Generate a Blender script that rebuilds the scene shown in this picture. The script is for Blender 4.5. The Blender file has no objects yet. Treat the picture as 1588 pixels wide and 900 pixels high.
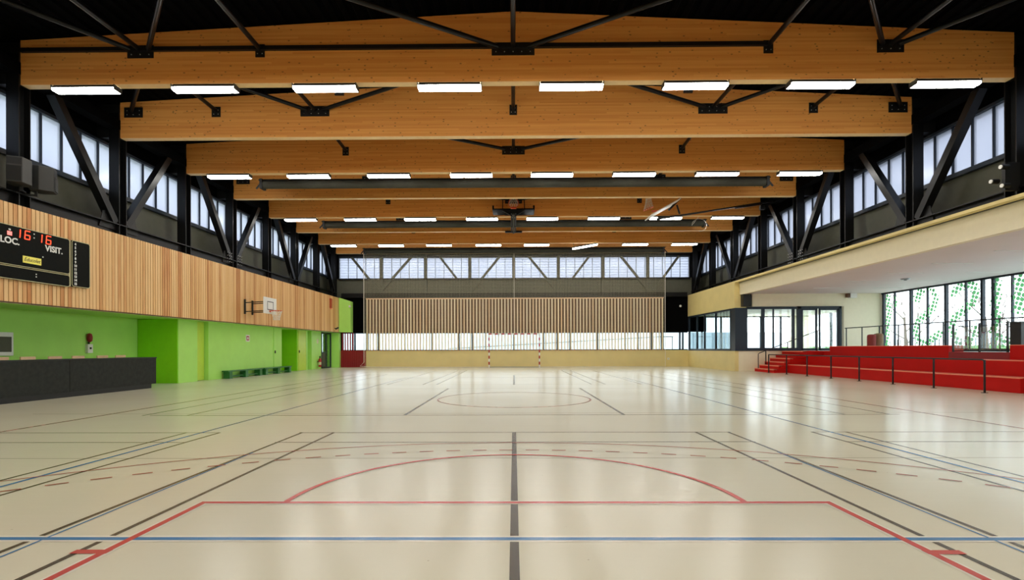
import bpy, math, random
from math import sin, cos, pi, sqrt, atan, tan
random.seed(7)
S = bpy.context.scene
C = S.collection
# ------------------------------------------------------------------ camera, sky, exposure
F = 793.0
cd = bpy.data.cameras.new('camera'); cam = bpy.data.objects.new('camera', cd); C.objects.link(cam)
cd.sensor_fit = 'HORIZONTAL'; cd.sensor_width = 36.0; cd.lens = 36.0*F/1588
cd.shift_y = 91.0/1588; cd.shift_x = 4.0/1588
cd.clip_start = 0.05; cd.clip_end = 500
cam.location = (0, 0, 1.2)
from mathutils import Matrix, Vector, Euler
cam.rotation_euler = (Matrix.Rotation(0.0088, 3, 'Z') @ Matrix.Rotation(pi/2, 3, 'X') @ Matrix.Rotation(-0.0028, 3, 'Z')).to_euler()
S.camera = cam
S.view_settings.view_transform = 'Standard'
S.view_settings.look = 'None'
S.view_settings.exposure = 1.3
S.view_settings.gamma = 1.0
S.view_settings.use_curve_mapping = False
LAMP = 17.0
SKY = 2.8
w = bpy.data.worlds.new('overcast_sky'); S.world = w; w.use_nodes = True
bg = w.node_tree.nodes['Background']; bg.inputs['Color'].default_value = (0.90, 0.95, 1.0, 1); bg.inputs['Strength'].default_value = SKY

# ------------------------------------------------------------------ helpers
def srgb(r, g, b):
    f = lambda c: (c/255/12.92) if c/255 <= 0.04045 else ((c/255+0.055)/1.055)**2.4
    return (f(r), f(g), f(b), 1)

class NT:
    def __init__(s, name):
        s.m = bpy.data.materials.new(name); s.m.use_nodes = True
        s.t = s.m.node_tree; s.n = s.t.nodes; s.l = s.t.links
        s.b = s.n.get('Principled BSDF'); s.out = s.n.get('Material Output')
    def add(s, typ, **kw):
        x = s.n.new(typ)
        for k, v in kw.items():
            if hasattr(x, k): setattr(x, k, v)
            else: x.inputs[k].default_value = v
        return x
    def link(s, a, b): s.l.new(a, b)

def mat(name, col, rough=0.5, metal=0.0, spec=0.5, noise=0.06, nscale=6.0, bump=0.0, bscale=60.0, coat=0.0):
    t = NT(name); b = t.b
    b.inputs['Roughness'].default_value = rough; b.inputs['Metallic'].default_value = metal
    b.inputs['Specular IOR Level'].default_value = spec
    b.inputs['Coat Weight'].default_value = coat
    tc = t.add('ShaderNodeTexCoord')
    nz = t.add('ShaderNodeTexNoise'); nz.inputs['Scale'].default_value = nscale; nz.inputs['Detail'].default_value = 4
    t.link(tc.outputs['Object'], nz.inputs['Vector'])
    rp = t.add('ShaderNodeValToRGB')
    rp.color_ramp.elements[0].position = 0.3; rp.color_ramp.elements[1].position = 0.7
    lo = tuple(c*(1-noise) for c in col[:3])+(1,); hi = tuple(min(1, c*(1+noise)) for c in col[:3])+(1,)
    rp.color_ramp.elements[0].color = lo; rp.color_ramp.elements[1].color = hi
    t.link(nz.outputs['Fac'], rp.inputs['Fac']); t.link(rp.outputs['Color'], b.inputs['Base Color'])
    if bump > 0:
        n2 = t.add('ShaderNodeTexNoise'); n2.inputs['Scale'].default_value = bscale
        t.link(tc.outputs['Object'], n2.inputs['Vector'])
        bp = t.add('ShaderNodeBump'); bp.inputs['Strength'].default_value = bump; bp.inputs['Distance'].default_value = 0.01
        t.link(n2.outputs['Fac'], bp.inputs['Height']); t.link(bp.outputs['Normal'], b.inputs['Normal'])
    return t.m

def emit(name, col, strength):
    t = NT(name); t.n.remove(t.b)
    e = t.add('ShaderNodeEmission'); e.inputs['Color'].default_value = col; e.inputs['Strength'].default_value = strength
    t.link(e.outputs[0], t.out.inputs['Surface']); return t.m

def glass(name, tint, refl=0.06, rough=0.0):
    t = NT(name); t.n.remove(t.b)
    tr = t.add('ShaderNodeBsdfTransparent'); tr.inputs['Color'].default_value = tint
    gl = t.add('ShaderNodeBsdfGlossy'); gl.inputs['Roughness'].default_value = rough
    fr = t.add('ShaderNodeLayerWeight'); fr.inputs['Blend'].default_value = 0.25
    mp = t.add('ShaderNodeMapRange'); mp.inputs['To Min'].default_value = refl; mp.inputs['To Max'].default_value = 0.5
    t.link(fr.outputs['Fresnel'], mp.inputs['Value'])
    mx = t.add('ShaderNodeMixShader'); t.link(mp.outputs[0], mx.inputs[0]); t.link(tr.outputs[0], mx.inputs[1]); t.link(gl.outputs[0], mx.inputs[2])
    t.link(mx.outputs[0], t.out.inputs['Surface']); return t.m

M = {}
# glulam: horizontal laminations, fine grain, dark knots
def glulam():
    t = NT('glulam_spruce'); b = t.b
    tc = t.add('ShaderNodeTexCoord'); sep = t.add('ShaderNodeSeparateXYZ'); t.link(tc.outputs['Object'], sep.inputs[0])
    # lamella index
    mz = t.add('ShaderNodeMath', operation='MULTIPLY'); mz.inputs[1].default_value = 1/0.045; t.link(sep.outputs['Z'], mz.inputs[0])
    fl = t.add('ShaderNodeMath', operation='FLOOR'); t.link(mz.outputs[0], fl.inputs[0])
    wn = t.add('ShaderNodeTexWhiteNoise', noise_dimensions='2D')
    cx = t.add('ShaderNodeMath', operation='MULTIPLY'); cx.inputs[1].default_value = 0.3; t.link(sep.outputs['X'], cx.inputs[0])
    ad = t.add('ShaderNodeMath', operation='ADD'); t.link(cx.outputs[0], ad.inputs[0]); 
    m7 = t.add('ShaderNodeMath', operation='MULTIPLY'); m7.inputs[1].default_value = 0.37; t.link(fl.outputs[0], m7.inputs[0]); t.link(m7.outputs[0], ad.inputs[1])
    fx = t.add('ShaderNodeMath', operation='FLOOR'); t.link(ad.outputs[0], fx.inputs[0])
    cb = t.add('ShaderNodeCombineXYZ'); t.link(fx.outputs[0], cb.inputs[0]); t.link(fl.outputs[0], cb.inputs[1])
    t.link(cb.outputs[0], wn.inputs['Vector'])
    # grain
    mp = t.add('ShaderNodeMapping'); mp.inputs['Scale'].default_value = (0.7, 4, 40); t.link(tc.outputs['Object'], mp.inputs[0])
    gn = t.add('ShaderNodeTexNoise'); gn.inputs['Scale'].default_value = 1.0; gn.inputs['Detail'].default_value = 5; t.link(mp.outputs[0], gn.inputs['Vector'])
    mixf = t.add('ShaderNodeMath', operation='MULTIPLY_ADD'); t.link(wn.outputs['Value'], mixf.inputs[0]); mixf.inputs[1].default_value = 0.45; 
    g2 = t.add('ShaderNodeMath', operation='MULTIPLY'); g2.inputs[1].default_value = 0.55; t.link(gn.outputs['Fac'], g2.inputs[0]); t.link(g2.outputs[0], mixf.inputs[2])
    rp = t.add('ShaderNodeValToRGB'); e = rp.color_ramp.elements
    e[0].position = 0.1; e[0].color = srgb(224, 142, 62); e[1].position = 0.9; e[1].color = srgb(250, 184, 98)
    t.link(mixf.outputs[0], rp.inputs['Fac'])
    # knots
    mk = t.add('ShaderNodeMapping'); mk.inputs['Scale'].default_value = (5.2, 5.2, 10.0); t.link(tc.outputs['Object'], mk.inputs[0])
    vo = t.add('ShaderNodeTexVoronoi'); vo.inputs['Scale'].default_value = 1.0; t.link(mk.outputs[0], vo.inputs['Vector'])
    kr = t.add('ShaderNodeValToRGB'); kr.color_ramp.elements[0].position = 0.09; kr.color_ramp.elements[0].color = (1, 1, 1, 1)
    kr.color_ramp.elements[1].position = 0.17; kr.color_ramp.elements[1].color = (0, 0, 0, 1)
    t.link(vo.outputs['Distance'], kr.inputs['Fac'])
    km = t.add('ShaderNodeMath', operation='MULTIPLY'); km.inputs[1].default_value = 0.7; t.link(kr.outputs[0], km.inputs[0])
    mx = t.add('ShaderNodeMix', data_type='RGBA'); t.link(km.outputs[0], mx.inputs[0]); t.link(rp.outputs[0], mx.inputs[6]); mx.inputs[7].default_value = srgb(96, 50, 20)
    t.link(mx.outputs[2], b.inputs['Base Color']); b.inputs['Roughness'].default_value = 0.5
    return t.m
M['glulam'] = glulam()

def slat_wood(name, pitch, axis, c0, c1, c2):
    t = NT(name); b = t.b
    tc = t.add('ShaderNodeTexCoord'); sep = t.add('ShaderNodeSeparateXYZ'); t.link(tc.outputs['Object'], sep.inputs[0])
    mz = t.add('ShaderNodeMath', operation='MULTIPLY'); mz.inputs[1].default_value = 1/pitch; t.link(sep.outputs[axis], mz.inputs[0])
    fl = t.add('ShaderNodeMath', operation='FLOOR'); t.link(mz.outputs[0], fl.inputs[0])
    wn = t.add('ShaderNodeTexWhiteNoise', noise_dimensions='1D'); t.link(fl.outputs[0], wn.inputs['W'])
    mp = t.add('ShaderNodeMapping'); mp.inputs['Scale'].default_value = (12, 12, 0.8); t.link(tc.outputs['Object'], mp.inputs[0])
    gn = t.add('ShaderNodeTexNoise'); gn.inputs['Scale'].default_value = 1.5; gn.inputs['Detail'].default_value = 5; t.link(mp.outputs[0], gn.inputs['Vector'])
    ma = t.add('ShaderNodeMath', operation='MULTIPLY_ADD'); t.link(gn.outputs['Fac'], ma.inputs[0]); ma.inputs[1].default_value = 0.7
    ms = t.add('ShaderNodeMath', operation='MULTIPLY_ADD'); t.link(wn.outputs['Value'], ms.inputs[0]); ms.inputs[1].default_value = 0.8; ms.inputs[2].default_value = -0.22
    t.link(ms.outputs[0], ma.inputs[2])
    rp = t.add('ShaderNodeValToRGB'); e = rp.color_ramp.elements
    e[0].position = 0.1; e[0].color = c0; e[1].position = 0.6; e[1].color = c1
    x = rp.color_ramp.elements.new(0.92); x.color = c2
    t.link(ma.outputs[0], rp.inputs['Fac']); t.link(rp.outputs[0], b.inputs['Base Color']); b.inputs['Roughness'].default_value = 0.55
    return t.m
M['slat'] = slat_wood('pine_slats', 0.11, 'Y', srgb(236, 196, 140), srgb(226, 178, 118), srgb(196, 132, 76))
M['slat2'] = slat_wood('back_screen_slats', 0.2057, 'X', srgb(250, 234, 200), srgb(244, 224, 186), srgb(230, 196, 150))
M['bounce_lit_spruce'] = mat('spruce_painted_bounce', srgb(252, 216, 160), 0.5)  # beam wood lightened to carry light bounced off the floor
M['light_wood'] = mat('light_wood', srgb(226, 186, 148), 0.5)

def floor_mat():
    t = NT('sports_floor_vinyl'); b = t.b
    tc = t.add('ShaderNodeTexCoord')
    n1 = t.add('ShaderNodeTexNoise'); n1.inputs['Scale'].default_value = 0.35; n1.inputs['Detail'].default_value = 3; t.link(tc.outputs['Object'], n1.inputs['Vector'])
    rp = t.add('ShaderNodeValToRGB'); e = rp.color_ramp.elements
    e[0].position = 0.3; e[0].color = srgb(203, 197, 173); e[1].position = 0.75; e[1].color = srgb(212, 206, 183)
    t.link(n1.outputs['Fac'], rp.inputs['Fac'])
    # scuffs
    mp = t.add('ShaderNodeMapping'); mp.inputs['Scale'].default_value = (3.2, 3.2, 3); t.link(tc.outputs['Object'], mp.inputs[0])
    vo = t.add('ShaderNodeTexVoronoi'); vo.inputs['Scale'].default_value = 1.0; t.link(mp.outputs[0], vo.inputs['Vector'])
    kr = t.add('ShaderNodeValToRGB'); kr.color_ramp.elements[0].position = 0.012; kr.color_ramp.elements[0].color = (1, 1, 1, 1)
    kr.color_ramp.elements[1].position = 0.025; kr.color_ramp.elements[1].color = (0, 0, 0, 1)
    t.link(vo.outputs['Distance'], kr.inputs['Fac'])
    km = t.add('ShaderNodeMath', operation='MULTIPLY'); km.inputs[1].default_value = 0.5; t.link(kr.outputs[0], km.inputs[0])
    mx = t.add('ShaderNodeMix', data_type='RGBA'); t.link(km.outputs[0], mx.inputs[0]); t.link(rp.outputs[0], mx.inputs[6]); mx.inputs[7].default_value = srgb(130, 112, 90)
    t.link(mx.outputs[2], b.inputs['Base Color'])
    # lengthwise roll ripples
    m2 = t.add('ShaderNodeMapping'); m2.inputs['Scale'].default_value = (0.5, 6, 1); t.link(tc.outputs['Object'], m2.inputs[0])
    n2 = t.add('ShaderNodeTexNoise'); n2.inputs['Scale'].default_value = 1.3; n2.inputs['Detail'].default_value = 2; t.link(m2.outputs[0], n2.inputs['Vector'])
    bp = t.add('ShaderNodeBump'); bp.inputs['Strength'].default_value = 0.25; bp.inputs['Distance'].default_value = 0.004
    t.link(n2.outputs['Fac'], bp.inputs['Height']); t.link(bp.outputs['Normal'], b.inputs['Normal'])
    b.inputs['Roughness'].default_value = 0.22; b.inputs['Specular IOR Level'].default_value = 0.22
    return t.m
M['floor'] = floor_mat()
M['line_black'] = mat('floor_paint_black', srgb(66, 58, 46), 0.25)
M['line_grey'] = mat('floor_paint_faint_grey', srgb(158, 156, 134), 0.25)
M['line_red'] = mat('floor_paint_red', srgb(186, 58, 52), 0.25)
M['line_redthin'] = mat('floor_paint_dull_red', srgb(176, 92, 76), 0.25)
M['line_blue'] = mat('floor_paint_blue', srgb(46, 112, 160), 0.25)
M['line_cream'] = mat('floor_paint_cream_edge', srgb(226, 220, 204), 0.2)

M['green'] = mat('lime_green_paint', srgb(174, 228, 108), 0.45, spec=0.35, noise=0.03, nscale=2)
M['green_d'] = mat('deep_green_panel', srgb(136, 216, 20), 0.45, noise=0.03)
M['green_y'] = mat('yellow_green_door_paint', srgb(190, 220, 74), 0.4, noise=0.03)
M['green_bench'] = mat('dark_green_stain', srgb(34, 104, 44), 0.4)
M['black'] = mat('matt_black_metal', srgb(10, 10, 10), 0.5)
M['deck'] = mat('black_roof_deck', srgb(3, 3, 4), 0.9, spec=0.05)
M['steel'] = mat('black_painted_steel', srgb(15, 15, 15), 0.35, spec=0.25)
M['bolt'] = mat('zinc_bolt', srgb(200, 200, 195), 0.35, metal=0.6)
M['olive'] = mat('dark_olive_panel', srgb(74, 74, 60), 0.6, noise=0.08)
M['navy'] = mat('dark_navy_aluminium', srgb(30, 40, 52), 0.4, spec=0.3)
M['beige'] = mat('ochre_beige_wall', srgb(226, 206, 140), 0.55, noise=0.04, nscale=1.5)
M['cream'] = mat('cream_plaster', srgb(238, 228, 198), 0.6, noise=0.02)
M['white'] = mat('white_paint', srgb(232, 230, 224), 0.5, noise=0.02)
M['ceil'] = mat('pinkish_white_ceiling_board', srgb(222, 212, 206), 0.6, noise=0.02, nscale=0.8)
M['red'] = mat('red_stained_board', srgb(196, 22, 16), 0.6, spec=0.15, noise=0.06, nscale=1.2)
M['red_d'] = mat('dark_red_board', srgb(142, 18, 30), 0.4)
M['sheen_orange'] = mat('pale_orange_sheen', srgb(255, 150, 120), 0.3)  # window reflection on red treads put into the colour; also tints a lens
M['brown'] = mat('brown_boarding', srgb(100, 68, 42), 0.6, noise=0.12, nscale=1.3)
M['dbrown'] = mat('brown_door_panel', srgb(78, 58, 30), 0.5)
M['counter'] = mat('charcoal_counter_board', srgb(40, 42, 38), 0.6, spec=0.2, noise=0.25, nscale=9)
M['housing'] = mat('grey_green_fabric_roll', srgb(60, 60, 52), 0.7, spec=0.2, noise=0.15, nscale=3)
M['glass'] = glass('clear_glass', (0.93, 0.97, 0.97, 1))
M['glass_dark'] = glass('tinted_glass', (0.62, 0.72, 0.74, 1), 0.1)
M['orange'] = mat('orange_rim_steel', srgb(214, 84, 50), 0.4)
M['net'] = mat('white_net_cord', srgb(230, 222, 210), 0.7)
M['greydark'] = mat('dark_grey_plastic', srgb(48, 48, 46), 0.5)
M['grille'] = mat('black_speaker_grille', srgb(20, 20, 18), 0.6, bump=0.6, bscale=200)
M['alu'] = mat('brushed_aluminium', srgb(170, 172, 172), 0.3, metal=0.7)
M['lamp'] = emit('fluorescent_diffuser', (1.0, 0.985, 0.93, 1), LAMP)
M['led_red'] = emit('red_led_digit', srgb(255, 70, 44), 1.3)
M['led_pink'] = emit('pink_led_block', srgb(255, 120, 110), 0.9)
M['board'] = mat('scoreboard_black', srgb(12, 14, 10), 0.6, spec=0.1, noise=0.2, nscale=20)
M['letter'] = mat('white_lettering', srgb(236, 236, 230), 0.5)
M['gold'] = mat('cream_edging', srgb(214, 208, 160), 0.5)
M['yellow'] = mat('yellow_plate', srgb(255, 240, 110), 0.5)
M['ext_ground'] = mat('pale_paving', srgb(206, 208, 202), 0.8, noise=0.05, nscale=0.5)
M['ext_green'] = mat('pale_hedge', srgb(84, 122, 66), 0.8, noise=0.25, nscale=4)
M['ext_fence'] = mat('pale_grey_fence', srgb(150, 160, 168), 0.6)
M['mesh_fence'] = mat('grey_mesh_wire', srgb(70, 84, 96), 0.6)
M['bark'] = mat('grey_bark', srgb(88, 76, 70), 0.8)
M['ext_wall'] = mat('pale_render_wall', srgb(168, 176, 184), 0.8)
def sticker():
    t = NT('green_window_sticker'); t.n.remove(t.b)
    a = t.add('ShaderNodeBsdfDiffuse'); a.inputs['Color'].default_value = srgb(60, 180, 70)
    b = t.add('ShaderNodeBsdfTranslucent'); b.inputs['Color'].default_value = (.10, .26, .12, 1)
    m = t.add('ShaderNodeMixShader'); m.inputs[0].default_value = .6; t.link(a.outputs[0], m.inputs[1]); t.link(b.outputs[0], m.inputs[2]); t.link(m.outputs[0], t.out.inputs['Surface']); return t.m
M['sticker'] = sticker()
M['pouf_r'] = mat('dusty_red_fabric', srgb(150, 66, 62), 0.8)
M['pouf_b'] = mat('tan_fabric', srgb(150, 124, 96), 0.8)
M['rubber'] = mat('black_rubber', srgb(10, 10, 10), 0.8, spec=0.05)
M['ext_red'] = mat('extinguisher_red', srgb(170, 30, 24), 0.3)

# frosted clerestory panels: part clear, part diffusing
def frosted():
    t = NT('frosted_glazing'); t.n.remove(t.b)
    tr = t.add('ShaderNodeBsdfTransparent'); tr.inputs['Color'].default_value = (0.33, 0.345, 0.385, 1)
    tl = t.add('ShaderNodeBsdfTranslucent'); tl.inputs['Color'].default_value = (0.48, 0.50, 0.55, 1)
    gl = t.add('ShaderNodeBsdfGlossy'); gl.inputs['Roughness'].default_value = 0.25; gl.inputs['Color'].default_value = (.8, .8, .8, 1)
    mx = t.add('ShaderNodeMixShader'); mx.inputs[0].default_value = 0.5; t.link(tr.outputs[0], mx.inputs[1]); t.link(tl.outputs[0], mx.inputs[2])
    m2 = t.add('ShaderNodeMixShader'); m2.inputs[0].default_value = 0.05; t.link(mx.outputs[0], m2.inputs[1]); t.link(gl.outputs[0], m2.inputs[2])
    t.link(m2.outputs[0], t.out.inputs['Surface']); return t.m
M['frost'] = frosted()

# protective net: knotted cord grid, the holes are open
def netmat():
    t = NT('knotted_protection_net'); t.n.remove(t.b)
    tc = t.add('ShaderNodeTexCoord'); sep = t.add('ShaderNodeSeparateXYZ'); t.link(tc.outputs['Object'], sep.inputs[0])
    outs = []
    for ax in 'XZ':
        a = t.add('ShaderNodeMath', operation='MULTIPLY'); a.inputs[1].default_value = 1/0.1; t.link(sep.outputs[ax], a.inputs[0])
        f = t.add('ShaderNodeMath', operation='FRACT'); t.link(a.outputs[0], f.inputs[0])
        g = t.add('ShaderNodeMath', operation='LESS_THAN'); g.inputs[1].default_value = 0.055; t.link(f.outputs[0], g.inputs[0]); outs.append(g)
    mxm = t.add('ShaderNodeMath', operation='MAXIMUM'); t.link(outs[0].outputs[0], mxm.inputs[0]); t.link(outs[1].outputs[0], mxm.inputs[1])
    tr = t.add('ShaderNodeBsdfTransparent'); df = t.add('ShaderNodeBsdfDiffuse'); df.inputs['Color'].default_value = srgb(214, 206, 176)
    mx = t.add('ShaderNodeMixShader'); t.link(mxm.outputs[0], mx.inputs[0]); t.link(tr.outputs[0], mx.inputs[1]); t.link(df.outputs[0], mx.inputs[2])
    t.link(mx.outputs[0], t.out.inputs['Surface']); return t.m
M['knet'] = netmat()

# ------------------------------------------------------------------ mesh builder
class MB:
    def __init__(s, org=(0, 0, 0)): s.v = []; s.f = []; s.mi = []; s.o = Vector(org); s.sm = []
    def _add(s, vs, fs, mi=0, smooth=False):
        n = len(s.v); s.v += [tuple(Vector(v)-s.o) for v in vs]
        for f in fs: s.f.append([i+n for i in f]); s.mi.append(mi); s.sm.append(smooth)
        return s
    def box(s, x0, x1, y0, y1, z0, z1, mi=0):
        if x0 > x1: x0, x1 = x1, x0
        if y0 > y1: y0, y1 = y1, y0
        if z0 > z1: z0, z1 = z1, z0
        v = [(x0,y0,z0),(x1,y0,z0),(x1,y1,z0),(x0,y1,z0),(x0,y0,z1),(x1,y0,z1),(x1,y1,z1),(x0,y1,z1)]
        return s._add(v, [(0,3,2,1),(4,5,6,7),(0,1,5,4),(1,2,6,5),(2,3,7,6),(3,0,4,7)], mi)
    def prism(s, pts, ax, a, b, mi=0):
        """closed 2D polygon (in the two other axes, cyclic order) extruded along axis ax from a to b"""
        def mk(p, d): return {'x': (d, p[0], p[1]), 'y': (p[0], d, p[1]), 'z': (p[0], p[1], d)}[ax]
        n = len(pts); v = [mk(p, a) for p in pts]+[mk(p, b) for p in pts]
        area = sum(pts[i][0]*pts[(i+1) % n][1]-pts[(i+1) % n][0]*pts[i][1] for i in range(n))
        flip = (area > 0) != (b > a)
        if ax == 'y': flip = not flip
        A = list(range(n))[::-1]; B = [i+n for i in range(n)]
        fs = [A, B]+[(i, (i+1) % n, (i+1) % n+n, i+n) for i in range(n)]
        if flip: fs = [tuple(reversed(f)) for f in fs]
        return s._add(v, fs, mi)
    def bar(s, p, q, w, h=None, mi=0, up=(0, 0, 1)):
        h = h or w; p = Vector(p); q = Vector(q); d = (q-p).normalized(); u = Vector(up)
        if abs(d.dot(u)) > 0.98: u = Vector((0, 1, 0))
        a = d.cross(u).normalized(); b = a.cross(d).normalized()
        v = []
        for c in (p, q):
            for sa, sb in ((-1,-1),(1,-1),(1,1),(-1,1)): v.append(c+a*sa*w/2+b*sb*h/2)
        return s._add(v, [(0,1,2,3),(7,6,5,4),(0,4,5,1),(1,5,6,2),(2,6,7,3),(3,7,4,0)], mi)
    def tube(s, pts, r, n=10, mi=0, closed=False):
        pts = [Vector(p) for p in pts]; m = len(pts); rs = r if isinstance(r, (list, tuple)) else [r]*m
        v = []; pa = None
        for i, p in enumerate(pts):
            if closed: d = pts[(i+1) % m]-pts[i-1]
            else: d = pts[min(i+1, m-1)]-pts[max(i-1, 0)]
            d.normalize()
            if pa is None:
                u = Vector((0, 0, 1)) if abs(d.z) < .9 else Vector((1, 0, 0)); a = d.cross(u).normalized()
            else:
                a = (pa-d*pa.dot(d)).normalized()
            pa = a; b = d.cross(a)
            for k in range(n): t = 2*pi*k/n; v.append(p+(a*cos(t)+b*sin(t))*rs[i])
        fs = []
        for i in range(m if closed else m-1):
            j = (i+1) % m
            for k in range(n): k2 = (k+1) % n; fs.append((i*n+k, i*n+k2, j*n+k2, j*n+k))
        s._add(v, fs, mi, True)
        if not closed:
            s._add([v[k] for k in range(n)], [tuple(range(n))[::-1]], mi); s._add([v[(m-1)*n+k] for k in range(n)], [tuple(range(n))], mi)
        return s
    def lathe(s, prof, cx, cy, n=20, mi=0):
        v = []
        for r, z in prof:
            for k in range(n): t = 2*pi*k/n; v.append((cx+r*cos(t), cy+r*sin(t), z))
        fs = [(i*n+k, i*n+(k+1) % n, (i+1)*n+(k+1) % n, (i+1)*n+k) for i in range(len(prof)-1) for k in range(n)]
        s._add(v, fs, mi, True)
        s._add(v[:n], [tuple(range(n))[::-1]], mi); s._add(v[-n:], [tuple(range(n))], mi)
        return s
    def quad(s, a, b, c, d, mi=0): return s._add([a, b, c, d], [(0, 1, 2, 3)], mi)
    def build(s, name, mats, parent=None, bevel=0):
        me = bpy.data.meshes.new(name); me.from_pydata(s.v, [], s.f); 
        if not isinstance(mats, (list, tuple)): mats = [mats]
        for m in mats: me.materials.append(m)
        me.polygons.foreach_set('material_index', s.mi); me.polygons.foreach_set('use_smooth', s.sm); me.update()
        o = bpy.data.objects.new(name, me); C.objects.link(o)
        if parent is not None: o.parent = parent; o.location = s.o-Vector(parent.get('_w', (0, 0, 0))) if '_w' in parent else s.o
        else: o.location = s.o
        if bevel:
            md = o.modifiers.new('b', 'BEVEL'); md.width = bevel; md.segments = 2; md.limit_method = 'ANGLE'
        return o

def tag(o, label=None, cat=None, group=None, kind=None):
    if label: o['label'] = label
    if cat: o['category'] = cat
    if group: o['group'] = group
    if kind: o['kind'] = kind
    return o
ORG = {}
def thing(name, loc, label, cat, group=None, rz=0.0):
    o = bpy.data.objects.new(name, None); C.objects.link(o); o.location = loc; o.rotation_euler = (0, 0, rz)
    o.empty_display_size = 0.1
    tag(o, label, cat, group); return o
def part(mb, name, m, parent, bevel=0, label=None):
    """mb holds coordinates local to the parent"""
    o = mb.build(name, m, None, bevel); o.parent = parent
    if label: o['label'] = label
    return o
def struct(mb, name, m, parent=None, bevel=0):
    o = mb.build(name, m, None, bevel)
    if parent is not None: o.parent = parent
    else: o['kind'] = 'structure'
    return o
def clone(o, loc, label=None, group=None, rot=None):
    r = o.copy(); C.objects.link(r); r.location = loc
    if rot: r.rotation_euler = rot
    if label: r['label'] = label
    if group: r['group'] = group
    for ch in o.children:
        c = ch.copy(); C.objects.link(c); c.parent = r
        for g in ch.children:
            d = g.copy(); C.objects.link(d); d.parent = c
    return r
def text_mesh(s, size, depth, name, m, parent, loc, rot, sx=1.0, shear=0.0, bold=0.0, align='LEFT'):
    cu = bpy.data.curves.new(name, 'FONT'); cu.body = s; cu.size = size; cu.extrude = depth; cu.shear = shear; cu.offset = bold; cu.align_x = align
    cu.resolution_u = 3
    tmp = bpy.data.objects.new(name, cu); C.objects.link(tmp)
    dg = bpy.context.evaluated_depsgraph_get(); me = bpy.data.meshes.new_from_object(tmp.evaluated_get(dg))
    bpy.data.objects.remove(tmp); me.materials.clear(); me.materials.append(m)
    o = bpy.data.objects.new(name, me); C.objects.link(o); o.parent = parent; o.location = loc; o.rotation_euler = rot; o.scale = (sx, 1, 1)
    return o

YB = 33.6      # back wall
YN = -9.4      # near end wall
BY = [11.94+3.05*i for i in range(8)]        # the eight roof beams in view
XW = 11.6
ZT = lambda x: 9.09-0.0505*abs(x)

# ------------------------------------------------------------------ floor and markings
fl = struct(MB().box(-14.2, 19.6, YN-.3, YB+.3, -.2, 0), 'floor', M['floor'])
def strip(pts, w, z, closed=False):
    mb = MB(); n = len(pts)
    for i in range(n if closed else n-1):
        a = Vector((pts[i][0], pts[i][1], 0)); b = Vector((pts[(i+1) % n][0], pts[(i+1) % n][1], 0))
        if (b-a).length < 1e-6: continue
        d = (b-a).normalized(); nrm = Vector((-d.y, d.x, 0))*w/2
        e = d*w*0.5 if n == 2 or True else d*0
        if n > 6: e = d*0.002
        q = [a-e-nrm, b+e-nrm, b+e+nrm, a-e+nrm]
        mb._add([(p.x, p.y, z) for p in q], [(0, 1, 2, 3)])
    return mb
def merge(a, b):
    n = len(a.v); a.v += b.v; a.f += [[i+n for i in f] for f in b.f]; a.mi += b.mi; a.sm += b.sm; return a
def lines(name, items, w, z, m):
    mb = MB()
    for q, it in enumerate(items):
        zz = z+(q % 6)*.00008
        if isinstance(it, tuple): merge(mb, strip(it[0], it[1], zz))
        else: merge(mb, strip(it, w, zz))
    return struct(mb, name, m, fl)
def arc(cx, cy, r, a0, a1, n=64): return [(cx+r*cos(a0+(a1-a0)*i/n), cy+r*sin(a0+(a1-a0)*i/n)) for i in range(n+1)]
bl = 7.32; bl2 = 6.56
black = []
near = -1.5
# middle badminton court (singles and doubles sides), its centre line
for sx in (-1, 1):
    black += [[(sx*2.59, near), (sx*2.59, bl)], [(sx*3.05, near), (sx*3.05, bl)]]
black += [([(-3.07, bl), (3.07, bl)], .03), ([(-3.07, bl2), (3.07, bl2)], .028), ([(0, -1), (0, bl)], .055)]
# side courts
for sx in (-1, 1):
    black += [([(sx*4.24, near), (sx*4.24, bl)], .035), ([(sx*4.72, near), (sx*4.72, bl)], .035)]
    black += [([(sx*4.24, bl), (sx*10.3, bl)], .024), ([(sx*4.24, bl2), (sx*10.3, bl2)], .024)]
black += [([(-6.6, 9.24), (6.9, 9.24)], .04)]
for sx in (-1, 1):
    black += [([(sx*1.98, 9.24), (sx*1.98, 15.4)], .06), ([(sx*6.75, 9.24), (sx*6.75, 24)], .035), ([(sx*5.95, 9.24), (sx*5.95, 24)], .035)]
    black += [([(sx*2.59, 17.1), (sx*2.59, 28)], .045), ([(sx*3.05, 17.1), (sx*3.05, 28)], .045), ([(sx*4.26, 17.1), (sx*4.26, 28)], .04)]
black += [([(0, 17), (0, 23)], .06)]
lines('black_badminton_lines', black, .04, .0012, M['line_black'])
lines('faint_grey_lines', [([(-9, 5.6), (9, 5.6)], .02), ([(-9, 9.5), (9, 9.5)], .03), ([(-9, 15.4), (9, 15.4)], .04), ([(-9, 17.1), (9, 17.1)], .04)], .02, .001, M['line_grey'])
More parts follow.
